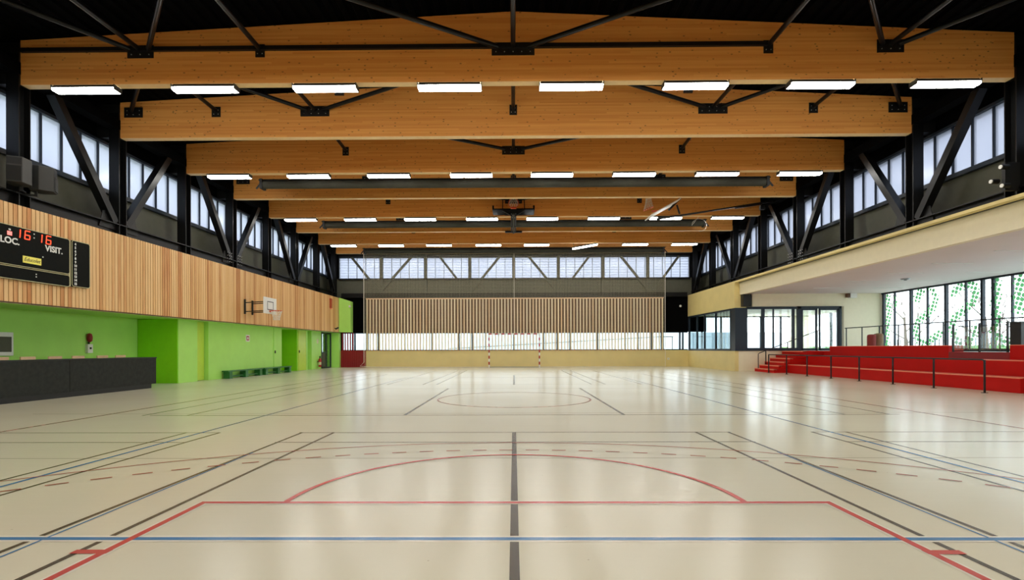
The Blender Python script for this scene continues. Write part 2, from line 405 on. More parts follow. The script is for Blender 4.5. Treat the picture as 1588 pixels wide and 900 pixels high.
# cream cut edges beside the coloured lines
k = 2.43; ft = 3.98
lines('cream_line_edges', [([(-4.5, 3.22), (4.5, 3.22)], .10), ([(-k, ft), (k, ft)], .085), ([(-k, ft), (-k, -1.5)], .085), ([(k, ft), (k, -1.5)], .085)], .08, .0018, M['line_cream'])
red = [[(-k, ft), (k, ft)], [(-k, ft), (-k, -1.5)], [(k, ft), (k, -1.5)]]
for sx in (-1, 1): red += [([(sx*k, 3.01), (sx*(k+.16), 3.01)], .06)]
lines('blue_volleyball_lines', [[(-9.0, 3.22), (9.0, 3.22)], ([(-4.5, 3.22), (-4.5, 21.2)], .04), ([(4.5, 3.22), (4.5, 21.2)], .04),
     ([(-3.03, 5.9), (-2.92, 0)], .016), ([(3.03, 5.9), (2.92, 0)], .016), ([(-4.5, 21.2), (4.5, 21.2)], .05)], .05, .0024, M['line_blue'])
red += [(arc(0, ft, 1.79, 0, pi), .05)]
lines('red_key_lines', red, .05, .003, M['line_red'])
cy0 = -0.24
thin = [(arc(0, cy0, 6.75, 0.05, pi-0.05, 120), .026), (arc(0, 12.2, 1.8, 0, 2*pi, 90), .045)]
for i in range(60):
    a0 = 0.12+i*0.0497
    if a0 < pi-.1: thin.append((arc(0, -.21, 6.25, a0+.0123, a0+.0373, 7), .034))
thin += [([(-7.5, near), (-7.5, 26.2)], .045), ([(7.5, near), (7.5, 26.2)], .045), ([(-7.5, 26.2), (7.5, 26.2)], .05)]
lines('thin_red_arcs', thin, .03, .0036, M['line_redthin'])

# ------------------------------------------------------------------ roof
def deck():
    mb = MB(); xs = []; x = -12.9
    while x < 12.9:
        xs += [(x, 0), (x+.12, 0), (x+.16, .07), (x+.26, .07)]; x += .30
    pts = [(x, ZT(x)+dz) for x, dz in xs]
    top = [(12.95, 9.4), (-12.95, 9.4)]
    mb.prism(pts+top, 'y', YN-.3, YB+.35)
    return mb
struct(deck(), 'ceiling', M['deck'])

def beam_mesh(y):
    mb = MB((0, y, 0)); xs = [-XW+i*XW/8 for i in range(17)]
    pts = [(-XW, 7.45), (XW, 7.45)]+[(x, ZT(x)-.01) for x in reversed(xs)]
    mb.prism(pts, 'y', y, y+.2); return mb
def plate(mb, x, y, w, z0=8.05, h=.30):
    mb.box(x-w/2, x+w/2, y-.014, y, z0, z0+h, 0)
    nb = max(2, int(w/.17))
    for i in range(nb):
        for zz in (z0+.08, z0+h-.1):
            xx = x-w/2+(i+.5)*w/nb
            c = [(xx+.013*cos(t*pi/3), zz+.013*sin(t*pi/3)) for t in range(6)]
            mb.prism(c, 'y', y-.026, y-.014, 1)
ordw = ['nearest', 'second nearest', 'third nearest', 'fourth nearest', 'fifth nearest', 'sixth nearest', 'seventh nearest', 'farthest']
beams = []
for i, y in enumerate(BY):
    b = thing('glulam_roof_beam', (0, y, 7.45), f'{ordw[i]} orange glulam roof beam spanning the hall under the black deck', 'beam', 'glulam roof beams across the hall')
    mb = beam_mesh(y); mb.o = Vector((0, 0, 0)); mb.v = [(v[0], v[1], v[2]-7.45) for v in mb.v]
    part(mb, 'beam_body', M['glulam'], b)
    part(MB().box(-XW+.02, XW-.02, .004, .196, -.012, 0), 'bounce_light_strip', M['bounce_lit_spruce'], b)  # added pale underside, paints in the floor-bounce brightness
    pls = []
    if i % 2 == 0:
        pls += [(0, 1.0 if i == 0 else .8)]
        if i == 0: pls += [(-8.75, .62), (8.75, .62)]
        pls += [(-5.93, .22), (5.93, .22)]
    else:
        pls += [(-5.83, .85), (5.83, .85), (0, .22), (-8.75, .26), (8.75, .26), (-11.2, .55), (11.2, .55)]
    for x, wd in pls:
        m = MB(); plate(m, x, 0, wd, 8.05-7.45); part(m, 'bolted_plate', [M['black'], M['bolt']], b)
    for sx in (-1, 1):
        m = MB(); m.box(sx*XW, sx*(XW+.68), -.02, .22, 0.01, .98); part(m, 'steel_end_shoe', M['black'], b)
    if i == 0:
        m = MB(); m.bar((-11.55, -.05, .78), (5.9, -.05, .80), .07, .09); part(m, 'cable_tray', M['black'], b)
    if i == 1:
        for sx in (-1, 1):
            m = MB(); m.box(sx*5.1-.13, sx*5.1+.13, -.07, 0, 1.2, 1.3); part(m, 'junction_box', M['greydark'], b, .006)
# beams over the end of the hall behind the viewer
for i, y in enumerate([BY[0]-.35-3.05*k for k in range(1, 7)]):
    b = clone(beams[0], (0, y, 7.45)) if beams else None
    if b is None:
        b = thing('glulam_roof_beam', (0, y, 7.45), 'orange glulam roof beam over the near end of the hall, above the photo', 'beam', 'glulam roof beams above the near end')
        mb = beam_mesh(y); mb.o = Vector((0, 0, 0)); mb.v = [(v[0], v[1], v[2]-7.45) for v in mb.v]
        part(mb, 'beam_body', M['glulam'], b); beams.append(b)

# bracing between beams, in the plane of the bolted plates
def bracing(y0, y1, segs, label):
    t = thing('roof_bracing', (0, y0, 8.22), label, 'steel bracing', 'black steel bracing between the roof beams')
    for a, c in segs:
        L = y1-y0-.03; p = Vector((a, .2, .02)); q = Vector((c, L, .02))
        m = MB(); m.tube([p, q], .055, 12); part(m, 'brace_tube', M['steel'], t)
    return t
A = 5.83; Bb = 8.75; D = 11.35
odd = [(0, -A), (0, A), (-Bb, -A), (Bb, A), (-Bb, -D), (Bb, D)]
bracing(BY[0]-3.4, BY[0], [(-5.95, -5.93), (5.95, 5.93), (0, 0), (-A, -.35), (A, .35), (-A, -8.55), (A, 8.55), (-D, -8.95), (D, 8.95), (-8.9, -8.75), (8.9, 8.75)], 'black tube bracing reaching the nearest orange roof beam from above the viewer')
bracing(BY[0], BY[1], [(-.35, -A+.25), (.35, A-.25), (-8.75, -A-.25), (8.75, A+.25), (-8.75, -D+.1), (8.75, D-.1), (-5.93, -5.83), (5.93, 5.83), (-8.75, -8.75), (8.75, 8.75), (0, 0)], 'black tube bracing between the nearest and second nearest roof beams')
bracing(BY[1], BY[2], [(-A+.2, -.3), (A-.2, .3), (-5.83, -5.93), (5.83, 5.93), (0, 0)], 'black tube bracing between the second and third nearest roof beams')
for j in range(3, 8):
    if j % 2: sg = [(-.3, -A+.25), (.3, A-.25), (-5.93, -5.93), (5.93, 5.93), (0, 0)]
    else: sg = [(-A+.2, -.3), (A-.2, .3), (-5.93, -5.93), (5.93, 5.93), (0, 0)]
    bracing(BY[j-1], BY[j], sg, f'black tube bracing between the {ordw[j-1]} and {ordw[j]} roof beams')

# ------------------------------------------------------------------ fluorescent lights
def make_lamp():
    t = thing('fluorescent_light', (0, 0, 0), 'x', 'ceiling light')
    m = MB(); m.prism([(-.12, -.075), (.12, -.075), (.08, 0), (-.08, 0)], 'x', -.72, .72); part(m, 'lamp_housing', M['greydark'], t)
    m = MB(); m.prism([(-.12, -.10), (-.09, -.135), (.09, -.135), (.12, -.10), (.115, -.076), (-.115, -.076)], 'x', -.735, .735); part(m, 'lamp_diffuser', M['lamp'], t)
    for sx in (-1, 1): part(MB().box(sx*.736, sx*.75, -.125, .125, -.13, -.01), 'end_cap', M['greydark'], t)
    return t
LX = [-10.1, -7.27, -4.42, -1.49, 1.36, 4.26, 7.18, 10.08]
side = ['leftmost', 'second from left', 'third from left', 'fourth from left', 'fourth from right', 'third from right', 'second from right', 'rightmost']
rown = ['nearest', 'second nearest', 'third nearest', 'farthest']
proto = make_lamp(); used = False
for r, bi in enumerate((0, 2, 4, 6)):
    for c, x in enumerate(LX):
        lab = f'lit fluorescent light under an orange beam, {side[c]}, {rown[r]} row'
        loc = (x, BY[bi]+.08, 7.437)
        rot = None
        if r == 3 and c == 5:
            rot = (0, -0.17, 0); loc = (x-.1, BY[bi]-.2, 7.27); lab = 'crooked fluorescent light hanging at a slant in the farthest row'
        if not used: o = proto; o.location = loc; used = True; o['label'] = lab
        else: o = clone(proto, loc, lab)
        if rot:
            o.rotation_euler = rot
            part(MB().tube([(-.6, .1, 0), (-.6, .28, .3)], .01, 5).tube([(.6, .1, 0), (.65, .28, .12)], .01, 5), 'hanging_wire', M['black'], o)
        o['group'] = 'fluorescent lights under the beams'
for y in (BY[0]-.35-3.05*2, BY[0]-.35-3.05*4, BY[0]-.35-3.05*6):
    for x in LX:
        clone(proto, (x, y+.08, 7.449), 'lit fluorescent light over the near end of the hall, above the photo', 'fluorescent lights above the near end')

# ------------------------------------------------------------------ clerestory walls and steel trusses, both sides
def long_side(sx, nm):
    X = lambda a: sx*a
    m = MB(); m.box(X(12.3), X(12.6), YN, YB, 7.38, 9.4)
    struct(m, f'wall_{nm}_top', M['deck'])
    m = MB(); m.box(X(12.3), X(12.6), YN, YB, 4.5, 5.98); struct(m, f'wall_{nm}_panel', M['olive'])
    # window strip
    wf = MB()
    wf.box(X(12.18), X(12.42), YN, YB, 5.9, 6.02); wf.box(X(12.18), X(12.42), YN, YB, 7.34, 7.42)
    ys = []; y = BY[0]-3.05*7
    while y < YB-.1:
        for k2 in range(5): ys.append(y+k2*.61)
        y += 3.05
    ys = [y for y in ys if YN < y < YB-.05]
    wo = struct(MB().box(X(12.18), X(12.42), YN, YB, 5.9, 6.02).box(X(12.18), X(12.42), YN, YB, 7.34, 7.42), 'window_1' if sx < 0 else 'window_2', M['navy'])
    g = MB()
    for y in ys: g.box(X(12.24), X(12.36), y-.018, y+.018, 6.02, 7.34)
    struct(g, 'mullions', M['navy'], wo)
    g = MB(); g.box(X(12.29), X(12.31), YN, YB, 6.02, 7.34); struct(g, 'frosted_panes', M['frost'], wo)
    # truss
    t = thing('side_wall_truss', (X(11.75), 0, 4.57), f'black steel truss of posts and slanting struts along the {nm} window band', 'steel truss')
    for b in [BY[0]-3.05*k for k in range(7, 0, -1)]+BY:
        if b < YN+.3: continue
        i = round((b-BY[0])/3.05)
        c = MB(); 
        yy = b+.1 if b < 33 else b
        c.box(-.15, .15, yy-.15, yy-.125, .0, 3.6); c.box(-.15, .15, yy+.125, yy+.15, .0, 3.6); c.box(-.012, .012, yy-.125, yy+.125, 0, 3.6)
        part(c, 'post', M['steel'], t)
        if i % 2 == 1:
            for sg in (-1, 1):
                yt = b+.1+sg*2.15; 
                if yt > YB-.1: continue
                c = MB(); c.bar((-.02*sx, b+.1+sg*.22, .35), (-.02*sx, yt, 3.15), .2, .22, up=(1, 0, 0)); part(c, 'slanting_strut', M['steel'], t)
                c = MB(); c.prism([(b+.1+sg*.12, .15), (b+.1+sg*.75, .15), (b+.1+sg*.62, .62), (b+.1+sg*.3, .7)], 'x', sx*-.03, sx*-.05)
                if i in (3,):
                    for a in range(3):
                        for d in range(4):
                            yb_ = b+.1+sg*(.25+a*.14); zb = .22+d*.12
                            c.box(sx*-.14, sx*-.15, yb_-.014, yb_+.014, zb-.014, zb+.014, 1)
                part(c, 'gusset_plate', [M['black'], M['bolt']], t)
    c = MB(); c.box(-.16, .16, YN+.1, YB-.05, 0, .03); c.box(-.16, .16, YN+.1, YB-.05, .30, .33); c.box(-.015, .015, YN+.1, YB-.05, .03, .30)
    part(c, 'bottom_chord', M['steel'], t)
    c = MB(); c.box(-.16, .16, YN+.1, YB-.05, 3.12, 3.4); part(c, 'top_chord', M['deck'], t)
long_side(-1, 'left'); long_side(1, 'right')

# ------------------------------------------------------------------ near end wall
struct(MB().box(-14, 19.6, YN-.3, YN, 0, 9.4), 'wall_near', M['cream'])

# ------------------------------------------------------------------ left wall
m = MB(); m.box(-12.6, -11.47, YN, YB-.02, 2.31, 4.56); m.box(-11.5, -11.42, YN, YB-.1, 2.27, 2.33)
ul = struct(m, 'wall_left_upper', M['dbrown'])
mb = MB()
n0 = int(math.floor(YN/.11))+1
for i in range(n0, int(YB/.11)):
    y = i*.11
    mb.box(-11.46, -11.40, y+.010, y+.100, 2.30, 4.54)
struct(mb, 'wooden_slats', M['slat'], ul)
struct(MB().box(-11.48, -11.43, YN, YB-.1, 2.265, 2.30), 'lower_edge_trim', M['gold'], ul)
m = MB(); m.box(-14.2, -12.6, YN, YB, 2.3, 4.6); m.box(-12.7, -11.47, YN, YB, 2.28, 2.31)
struct(m, 'wall_left_soffit', M['green'])
Xg = -11.95
m = MB()
m.box(-13.7, -13.4, YN, 18.1, 0, 2.3)
m.box(-13.7, Xg, 18.1, 19.2, 0, 2.28)
m.box(-13.7, Xg-.22, 19.2, 19.9, 0, 2.28)
m.box(-13.7, Xg, 19.9, 26.2, 0, 2.28)
m.box(-13.9, -13.4, 26.2, 28.2, 0, 2.28)
m.box(-13.7, Xg, 29.35, 29.5, 0, 2.28); m.box(-13.7, Xg-.05, 28.2, 29.35, 0, 2.28)
m.box(-13.7, Xg-.35, 29.5, 30.1, 0, 2.28)
m.box(-13.7, Xg, 30.1, 31.6, 0, 2.28)
m.box(-14.2, -14.0, YN, YB, 0, 2.4)
struct(m, 'wall_left', M['green'])
# recess side with the deep green panel and brown panel
struct(MB().box(-13.4, -12.95, 28.15, 28.2, 0, 2.28), 'wall_left_recess_brown', M['dbrown'])
struct(MB().box(-12.95, -12.0, 28.17, 28.2, 0, 2.28), 'wall_left_recess_green', M['green_d'])
struct(MB().box(-13.38, -11.97, 18.07, 18.1, 0, 2.28), 'wall_left_return_green', M['green_d'])
# doors
def flat_door(n, y0, y1, x, m):
    d = struct(MB().box(x-.02, x+.03, y0, y1, .02, 2.26), f'door_{n}', m)
    struct(MB().box(x+.03, x+.08, y0+.06, y0+.09, 1.0, 1.14), 'door_handle', M['greydark'], d)
flat_door(1, 19.25, 19.88, Xg-.19, M['green_y']); flat_door(2, 28.25, 29.3, Xg-.03, M['green_y'])
flat_door(3, 25.3, 26.15, Xg, M['green'])
# glazed door in the far left corner
d = MB(); 
for a, b_ in ((31.62, 31.72), (32.45, 32.52), (33.2, 33.3)): d.box(Xg-.06, Xg+.02, a, b_, 0, 2.26)
d.box(Xg-.06, Xg+.02, 31.6, 33.3, 2.16, 2.27); d.box(Xg-.06, Xg+.02, 31.6, 33.3, 0, .08); d.box(Xg-.06, Xg+.02, 31.7, 32.45, .95, 1.02)
d4 = struct(d, 'door_4', M['navy'])
struct(MB().box(Xg-.03, Xg-.02, 31.72, 32.45, .08, .95), 'lower_panel', M['olive'], d4)
struct(MB().box(Xg-.03, Xg-.02, 31.72, 33.2, 1.02, 2.16).box(Xg-.03, Xg-.02, 32.52, 33.2, .08, 1.02), 'door_pane', M['glass'], d4)
struct(MB().box(-12.1, -11.42, 33.3, YB+.05, 0, 2.27), 'wall_left_end_pier', M['green'])
# green box end on the back wall
struct(MB().prism([(-11.36, 2.3), (-10.6, 2.3), (-10.6, 4.30), (-11.36, 4.55)], 'y', YB-.5, YB+.02), 'wall_back_green_panel', M['green'])

# ------------------------------------------------------------------ back wall
m = MB()
m.box(-12.6, 12.6, YB, YB+.3, 7.25, 9.4); m.box(-12.6, 12.6, YB, YB+.3, 2.27, 4.6)
m.box(-9.75, -9.65, YB, YB+.3, 1.1, 2.3); m.box(-12.6, -11.55, YB-.1, YB+.3, 5.83, 7.25); m.box(11.55, 12.6, YB-.1, YB+.3, 5.83, 7.25); m.box(-12.6, -11.3, YB+.05, YB+.3, 0, 2.27)
m.box(9.7, 9.82, YB-.02, YB+.3, 1.1, 2.3)
bk = struct(m, 'wall_back', M['deck'])
struct(MB().box(-12.6, 12.6, YB, YB+.3, 4.6, 5.83), 'wall_back_panel', M['olive'])
m = MB(); m.box(-11.5, 11.5, YB-.16, YB-.02, 7.25, 7.42); m.box(-11.5, 11.5, YB-.16, YB-.02, 5.72, 5.83); m.box(-11.5, 11.5, YB-.2, YB-.02, 4.55, 4.85)
t = thing('end_wall_truss', (0, YB-.1, 4.57), 'black steel truss of posts and slanting struts across the far windows', 'steel truss')
c = MB(); c.box(-11.5, 11.5, -.06, .08, 2.68, 2.85); part(c, 'top_chord', M['steel'], t)
c = MB(); c.box(-11.5, 11.5, -.06, .08, 1.16, 1.26); part(c, 'window_rail', M['steel'], t)
c = MB(); c.box(-11.3, 11.3, -.1, .08, 0, .28); part(c, 'bottom_chord', M['steel'], t)
for x in (-8.7, -5.78, -2.88, 0.0, 2.92, 5.84, 8.76):
    c = MB(); c.box(x-.1, x+.1, -.06, .09, .28, 2.68); part(c, 'post', M['olive'], t)
for xt, xb in ((-10.66, -9.55), (-6.72, -7.95), (-4.85, -3.78), (-.92, -2.05), (.98, 2.1), (4.95, 3.9), (7.0, 8.1), (10.8, 9.8)):
    dx = (xb-xt)/1.4
    c = MB(); c.bar((xt-dx*.05, .03, 2.72), (xb+dx*.9, .03, 0.4), .14, .12, up=(0, 1, 0)); part(c, 'slanting_strut', M['olive'], t)
# back clerestory window
wo = struct(MB().box(-11.6, 11.6, YB+.02, YB+.2, 5.8, 5.86).box(-11.6, 11.6, YB+.02, YB+.2, 7.2, 7.27), 'window_3', M['navy'])
g = MB(); x = -11.5
while x < 11.6: g.box(x-.014, x+.014, YB+.06, YB+.14, 5.86, 7.2); x += .575
struct(g, 'mullions', M['ext_fence'], wo)
g = MB()
for j in range(1, 8): g.box(-11.5, 11.5, YB+.09, YB+.11, 5.86+j*.175-.007, 5.86+j*.175+.007)
struct(g, 'fine_bars', M['ext_fence'], wo)
struct(MB().box(-11.6, 11.6, YB+.15, YB+.16, 5.86, 7.2), 'frosted_panes', M['frost'], wo)
# low window strip
wo = struct(MB().box(-11.3, 11.4, YB+.02, YB+.2, 1.08, 1.14).box(-11.3, 11.4, YB+.02, YB+.2, 2.22, 2.27), 'window_4', M['navy'])
g = MB()
for x in (-10.65, -10.5, -8.95, -7.2, -5.4, -3.62, -2.75, -1.85, 0, 1.95, 2.85, 3.7, 5.5, 7.3, 8.15, 9.05, 10.9, 11.1): g.box(x-.045, x+.045, YB+.06, YB+.18, 1.14, 2.22)
struct(g, 'mullions', M['navy'], wo)
struct(MB().box(-11.3, 11.4, YB+.12, YB+.13, 1.14, 2.22), 'panes', M['glass'], wo)
# beige dado
m = MB(); m.box(-9.72, 11.4, YB-.06, YB+.3, 0, 1.08); struct(m, 'wall_back_dado', M['beige'])
m = MB(); m.box(-11.4, -9.72, YB-.03, YB+.3, 0, 1.1)
x = -11.3
while x < -9.75: m.box(x, x+.03, YB-.05, YB-.03, 0, 1.1); x += .12
struct(m, 'wall_back_red_dado', M['red_d'])
m = MB(); x = -11.3
while x < -10.6: m.box(x, x+.07, YB-.08, YB-.02, 1.1, 2.27); x += .17
struct(m, 'wall_back_red_slats', M['red_d'])
# slat screen
sc = thing('slat_screen', (0, YB-.15, 1.1), 'tall screen of pale vertical wooden slats over brown boarding on the far wall', 'slat screen')
mb = MB(); i = -47
while i*.2057 < 9.75:
    x = i*.2057
    if x > -9.7: mb.box(x+.0, x+.066, 0, .055, .02, 3.36)
    i += 1
part(mb, 'slats', M['slat2'], sc)
part(MB().box(-9.7, 9.78, -.01, .09, 3.36, 3.43), 'top_rail', M['light_wood'], sc)
mb = MB(); x = -9.65
while x < 9.7: mb.box(x, x+.1, -.0, .07, -.02, .03); x += .2057
part(mb, 'slat_feet', M['red_d'], sc)
part(MB().box(-9.7, 9.78, .08, .14, 1.16, 3.38), 'brown_boarding', M['brown'], sc)

# protective net hung from the farthest roller
nt = thing('protection_net', (0, 32.92, 0), 'fine beige ball-stop net hanging in front of the far slat wall', 'net')
mb = MB(); nx = 60
xs = [-9.68+i*(19.4)/nx for i in range(nx+1)]
for i in range(nx):
    a, b_ = xs[i], xs[i+1]; ya = .03*sin(i*1.3); yb = .03*sin((i+1)*1.3)
    mb.quad((a, ya, .03), (b_, yb, .03), (b_, yb, 7.4), (a, ya, 7.4))
part(mb, 'net_mesh', M['knet'], nt)
mb = MB(); mb.tube([(-9.68, 0, 7.4), (-9.68, 0, .35), (-9.9, -.1, .1), (-9.3, -.1, .05), (-6.5, -.05, .03)], .018, 6); mb.tube([(9.72, 0, 7.4), (9.72, 0, .03), (6, 0, .03), (-6.5, -.05, .03)], .014, 6)
part(mb, 'edge_rope', M['net'], nt)
part(MB().tube([(.02, -.02, 7.4), (.02, -.02, 2.2)], .012, 6), 'pull_cord', M['net'], nt)
# curtain rollers
for y, lab in ((19.5, 'long dark rolled curtain housing between the third and fourth nearest beams'), (25.9, 'long dark rolled curtain housing between the fifth and sixth nearest beams'), (32.92, 'long dark net housing close to the far wall')):
    t = thing('curtain_roller', (0, y, 7.35), lab, 'curtain roller', 'rolled divider curtains under the roof')
    m = MB(); m.tube([(-9.55, 0, .15), (9.55, 0, .15)], .15, 14); part(m, 'fabric_roll', M['housing'], t)
    m = MB(); m.box(-9.75, 9.75, -.03, .03, .31, .36)
    part(m, 'top_rail', M['steel'], t)
    for sx in (-1, 1):
        m = MB(); m.box(sx*9.55, sx*9.65, -.17, .17, -.02, .34); m.bar((sx*9.6, 0, .3), (sx*9.85, 0, -.0), .05); part(m, 'end_bracket', M['black'], t)
    m = MB()
    for x in (-8, -4.6, -1.5, 1.5, 4.6, 8): m.bar((x, 0, .34), (x, 0, ZT(x)-7.35+.03), .035)
    part(m, 'hanger_rod', M['steel'], t)

# ------------------------------------------------------------------ handball goal
def goal():
    t = thing('handball_goal', (.02, 32.1, 0), 'red and white banded handball goal standing before the far wall', 'goal')
    W = 1.58; H = 2.08
    for sx in (-1, 1):
        for j in range(10):
            z0 = j*.2; m = MB(); 
        m = MB()
        for j in range(11):
            z0 = j*.19
            m.box(sx*W-.04, sx*W+.04, -.04, .04, z0, min(z0+.19, H), j % 2)
        part(m, 'goal_post', [M['white'], M['ext_red']], t)
    m = MB(); n = 16; L = 2*W+.08
    for j in range(n): m.box(-W-.04+L*j/n, -W-.04+L*(j+1)/n, -.04, .04, H, H+.08, (j+1) % 2)
    part(m, 'crossbar', [M['white'], M['ext_red']], t)
    m = MB()
    for sx in (-1, 1):
        m.tube([(sx*W, 0, H+.04), (sx*W, .5, H-.1), (sx*W, .65, .03), (sx*W, .04, .03)], .02, 8)
    m.tube([(-W, .65, .03), (W, .65, .03)], .02, 8)
    part(m, 'rear_frame', M['alu'], t)
goal()

# ------------------------------------------------------------------ right side: beige box room, fascia, gallery
m = MB(); m.box(11.4, 11.6, 26.5, YB, 0, 1.05); m.box(11.4, 12.3, 26.5, YB+.3, 3.27, 4.58)
struct(m, 'wall_right', M['beige'])
struct(MB().box(11.4, 19.3, YB, YB+.3, 3.27, 4.6).box(11.4, 19.3, YB, YB+.3, 0, 1.05).box(18.1, 19.3, YB, YB+.3, 0, 4), 'wall_back_room', M['cream'])
struct(MB().box(11.6, 19.3, 26.5, 26.7, 0, 1.05).box(17.0, 19.2, 26.5, 26.7, 0, 4.0).box(11.72, 17.0, 26.5, 26.7, 3.34, 4.0), 'wall_gallery_end', M['cream'])
m = MB(); m.box(11.40, 11.5, 26.5, 27.0, 1.05, 3.27); m.box(11.40, 12.03, 26.44, 26.5, 1.05, 3.27)
struct(m, 'wall_corner_panel', M['navy'])
struct(MB().box(12.3, 19.3, 26.7, YB, 3.3, 3.5), 'ceiling_room', M['cream'])
struct(MB().box(11.6, 19.3, 26.7, YB, .9, 1.05), 'floor_room', M['ext_fence'])
# ribbon window facing the court
wo = struct(MB().box(11.38, 11.5, 27.0, YB-.1, 1.05, 1.16).box(11.38, 11.5, 27.0, YB-.1, 3.18, 3.27), 'window_5', M['navy'])
g = MB()
for y, w_ in ((27.05, .05), (29.05, .05), (30.75, .05), (32.0, .06), (33.45, .12)): g.box(11.39, 11.49, y-w_/2, y+w_/2, 1.16, 3.18)
struct(g, 'mullions', M['navy'], wo)
struct(MB().box(11.44, 11.45, 27.0, YB-.1, 1.16, 3.18), 'panes', M['glass_dark'], wo)
# glazing facing the viewer, with the double door
wo = struct(MB().box(12.0, 14.6, 26.44, 26.56, 1.05, 1.2).box(12.0, 14.6, 26.44, 26.56, 3.2, 3.32), 'window_6', M['navy'])
g = MB()
for x, w_ in ((12.85, .15), (13.38, .05), (14.4, .12)): g.box(x-w_/2, x+w_/2, 26.45, 26.55, 1.2, 3.2)
struct(g, 'mullions', M['navy'], wo)
struct(MB().box(12.0, 14.6, 26.49, 26.5, 1.2, 3.2), 'panes', M['glass'], wo)
d5 = struct(MB().box(14.6, 14.78, 26.42, 26.56, 1.05, 3.32).box(16.72, 16.85, 26.42, 26.56, 1.05, 3.32).box(14.6, 16.85, 26.42, 26.56, 3.22, 3.34), 'door_5', M['navy'])
for a, b_ in ((14.8, 15.62), (15.7, 16.72)):
    m = MB(); m.box(a, a+.08, 26.44, 26.5, 1.06, 3.22); m.box(b_-.1, b_, 26.44, 26.5, 1.06, 3.22); m.box(a, b_, 26.44, 26.5, 3.14, 3.22); m.box(a, b_, 26.44, 26.5, 1.06, 1.18)
    lf = struct(m, 'door_leaf', M['navy'], d5)
    p_ = struct(MB().box(a+.08, b_-.1, 26.465, 26.475, 1.18, 3.14), 'door_pane', M['glass'], lf)
    hx = b_-.05 if a < 15 else a+.04
    struct(MB().bar((hx, 26.40, 2.0), (hx, 26.40, 2.3), .03).box(hx-.012, hx+.012, 26.40, 26.44, 2.1, 2.13), 'door_handle', M['alu'], lf)
# outer rear window of that room
wo = struct(MB().box(12.3, 18.1, YB+.05, YB+.15, 1.05, 1.12).box(12.3, 18.1, YB+.05, YB+.15, 3.2, 3.27), 'window_7', M['navy'])
g = MB()
for x in (12.35, 13.6, 14.9, 16.2, 17.5): g.box(x-.05, x+.05, YB+.05, YB+.15, 1.12, 3.2)
struct(g, 'mullions', M['navy'], wo)

# fascia and gallery ceiling
struct(MB().box(11.66, 11.86, YN, 26.5, 3.94, 4.64), 'wall_right_fascia', M['cream'])
struct(MB().box(11.40, 12.6, YN, YB, 4.58, 4.66), 'trim_1', M['beige'])
struct(MB().box(11.86, 19.4, YN, YB, 4.0, 4.3), 'ceiling_gallery', M['ceil'])
struct(MB().box(11.86, 19.4, YN, YB, 4.3, 4.7), 'ceiling_gallery_roof', M['deck'])
struct(MB().box(15.3, 19.2, YN, 26.5, 0, 1.05), 'floor_gallery', M['ext_fence'])
# outer glazed wall X=19
wo = MB(); wo.box(18.95, 19.1, YN, YB+.3, 0, 1.05); wo.box(18.92, 19.12, YN, YB+.3, 1.05, 1.15); wo.box(18.92, 19.12, YN, YB+.3, 3.93, 4.0)
w8 = struct(wo, 'window_8', M['navy'])
g = MB()
thick = [26.4, 24.6, 22.62, 20.87, 20.4, 18.4, 16.4, 14.4, 12.4, 10, 7.6, 5.2, 2.8, .4, -2, -4.4, -6.8, 28.6, 30.8]
thin_ = [25.68, 23.65, 21.65, 19.65, 17.4, 15.4, 13.4, 11.2, 8.8, 6.4, 4, 27.6, 29.7]
for y in thick: g.box(18.93, 19.05, y-.05, y+.05, 1.15, 3.93)
for y in thin_: g.box(18.96, 19.05, y-.025, y+.025, 1.15, 3.93)
struct(g, 'mullions', M['navy'], w8)
struct(MB().box(19.0, 19.01, YN, YB+.3, 1.15, 3.93), 'panes', M['glass'], w8)
# green halftone dot stickers on the glass, pixel measured then fixed on the pane
def onglass(px, py, X=18.985):
    a = atan((px-790.0)/F)-0.0088; Y = X/tan(a)
    hz = 541-(px-794)*.0028
    depth = Y*cos(.0088)-X*sin(.0088)
    return (Y, 1.2+(hz-py)/F*depth)
strokes = [([(1377, 461), (1379, 485), (1376, 510), (1375, 533)], .17), ([(1388, 463), (1389, 473)], .1), ([(1422, 463), (1428, 452), (1438, 445)], .2), ([(1446, 449), (1452, 462), (1448, 476)], .13),
 ([(1448, 476), (1438, 487), (1424, 498), (1420, 512), (1424, 528), (1436, 533), (1448, 524), (1457, 518)], .18), ([(1478, 455), (1488, 446), (1500, 440), (1510, 441), (1513, 458), (1507, 472), (1494, 482), (1480, 494), (1476, 508), (1480, 522), (1485, 532)], .17),
 ([(1502, 530), (1510, 518), (1513, 510)], .18), ([(1545, 433), (1546, 455), (1543, 475), (1546, 495), (1541, 512), (1546, 525), (1560, 532)], .20), ([(1582, 425), (1584, 455), (1582, 478)], .24), ([(1572, 460), (1577, 480)], .08)]
mb = MB(); segs = []
for pts, wd in strokes:
    q = [onglass(*p) for p in pts]
    for a, b_ in zip(q, q[1:]): segs.append((Vector(a), Vector(b_), wd))
def dseg(p, a, b_):
    ab = b_-a; t_ = max(0, min(1, (p-a).dot(ab)/max(1e-9, ab.dot(ab)))); return (p-(a+ab*t_)).length
g = .17; ca, sa = cos(.32), sin(.32); nd = 0
for i in range(-90, 120):
    for j in range(-90, 120):
        p = Vector((20.5+i*g*ca-j*g*sa, 2.5+i*g*sa+j*g*ca))
        if not (18.2 < p.x < 26.3 and 1.18 < p.y < 3.9): continue
        best = 0
        for a, b_, wd in segs:
            d_ = dseg(p, a, b_)
            if d_ < wd*1.25: best = max(best, 1.15-d_/(wd*1.3))
        if best > .2:
            r = .083*min(1, best+.15); n = 12
            mb._add([(18.985, p.x+r*cos(-2*pi*k/n), p.y+r*sin(-2*pi*k/n)) for k in range(n)], [tuple(range(n))]); nd += 1
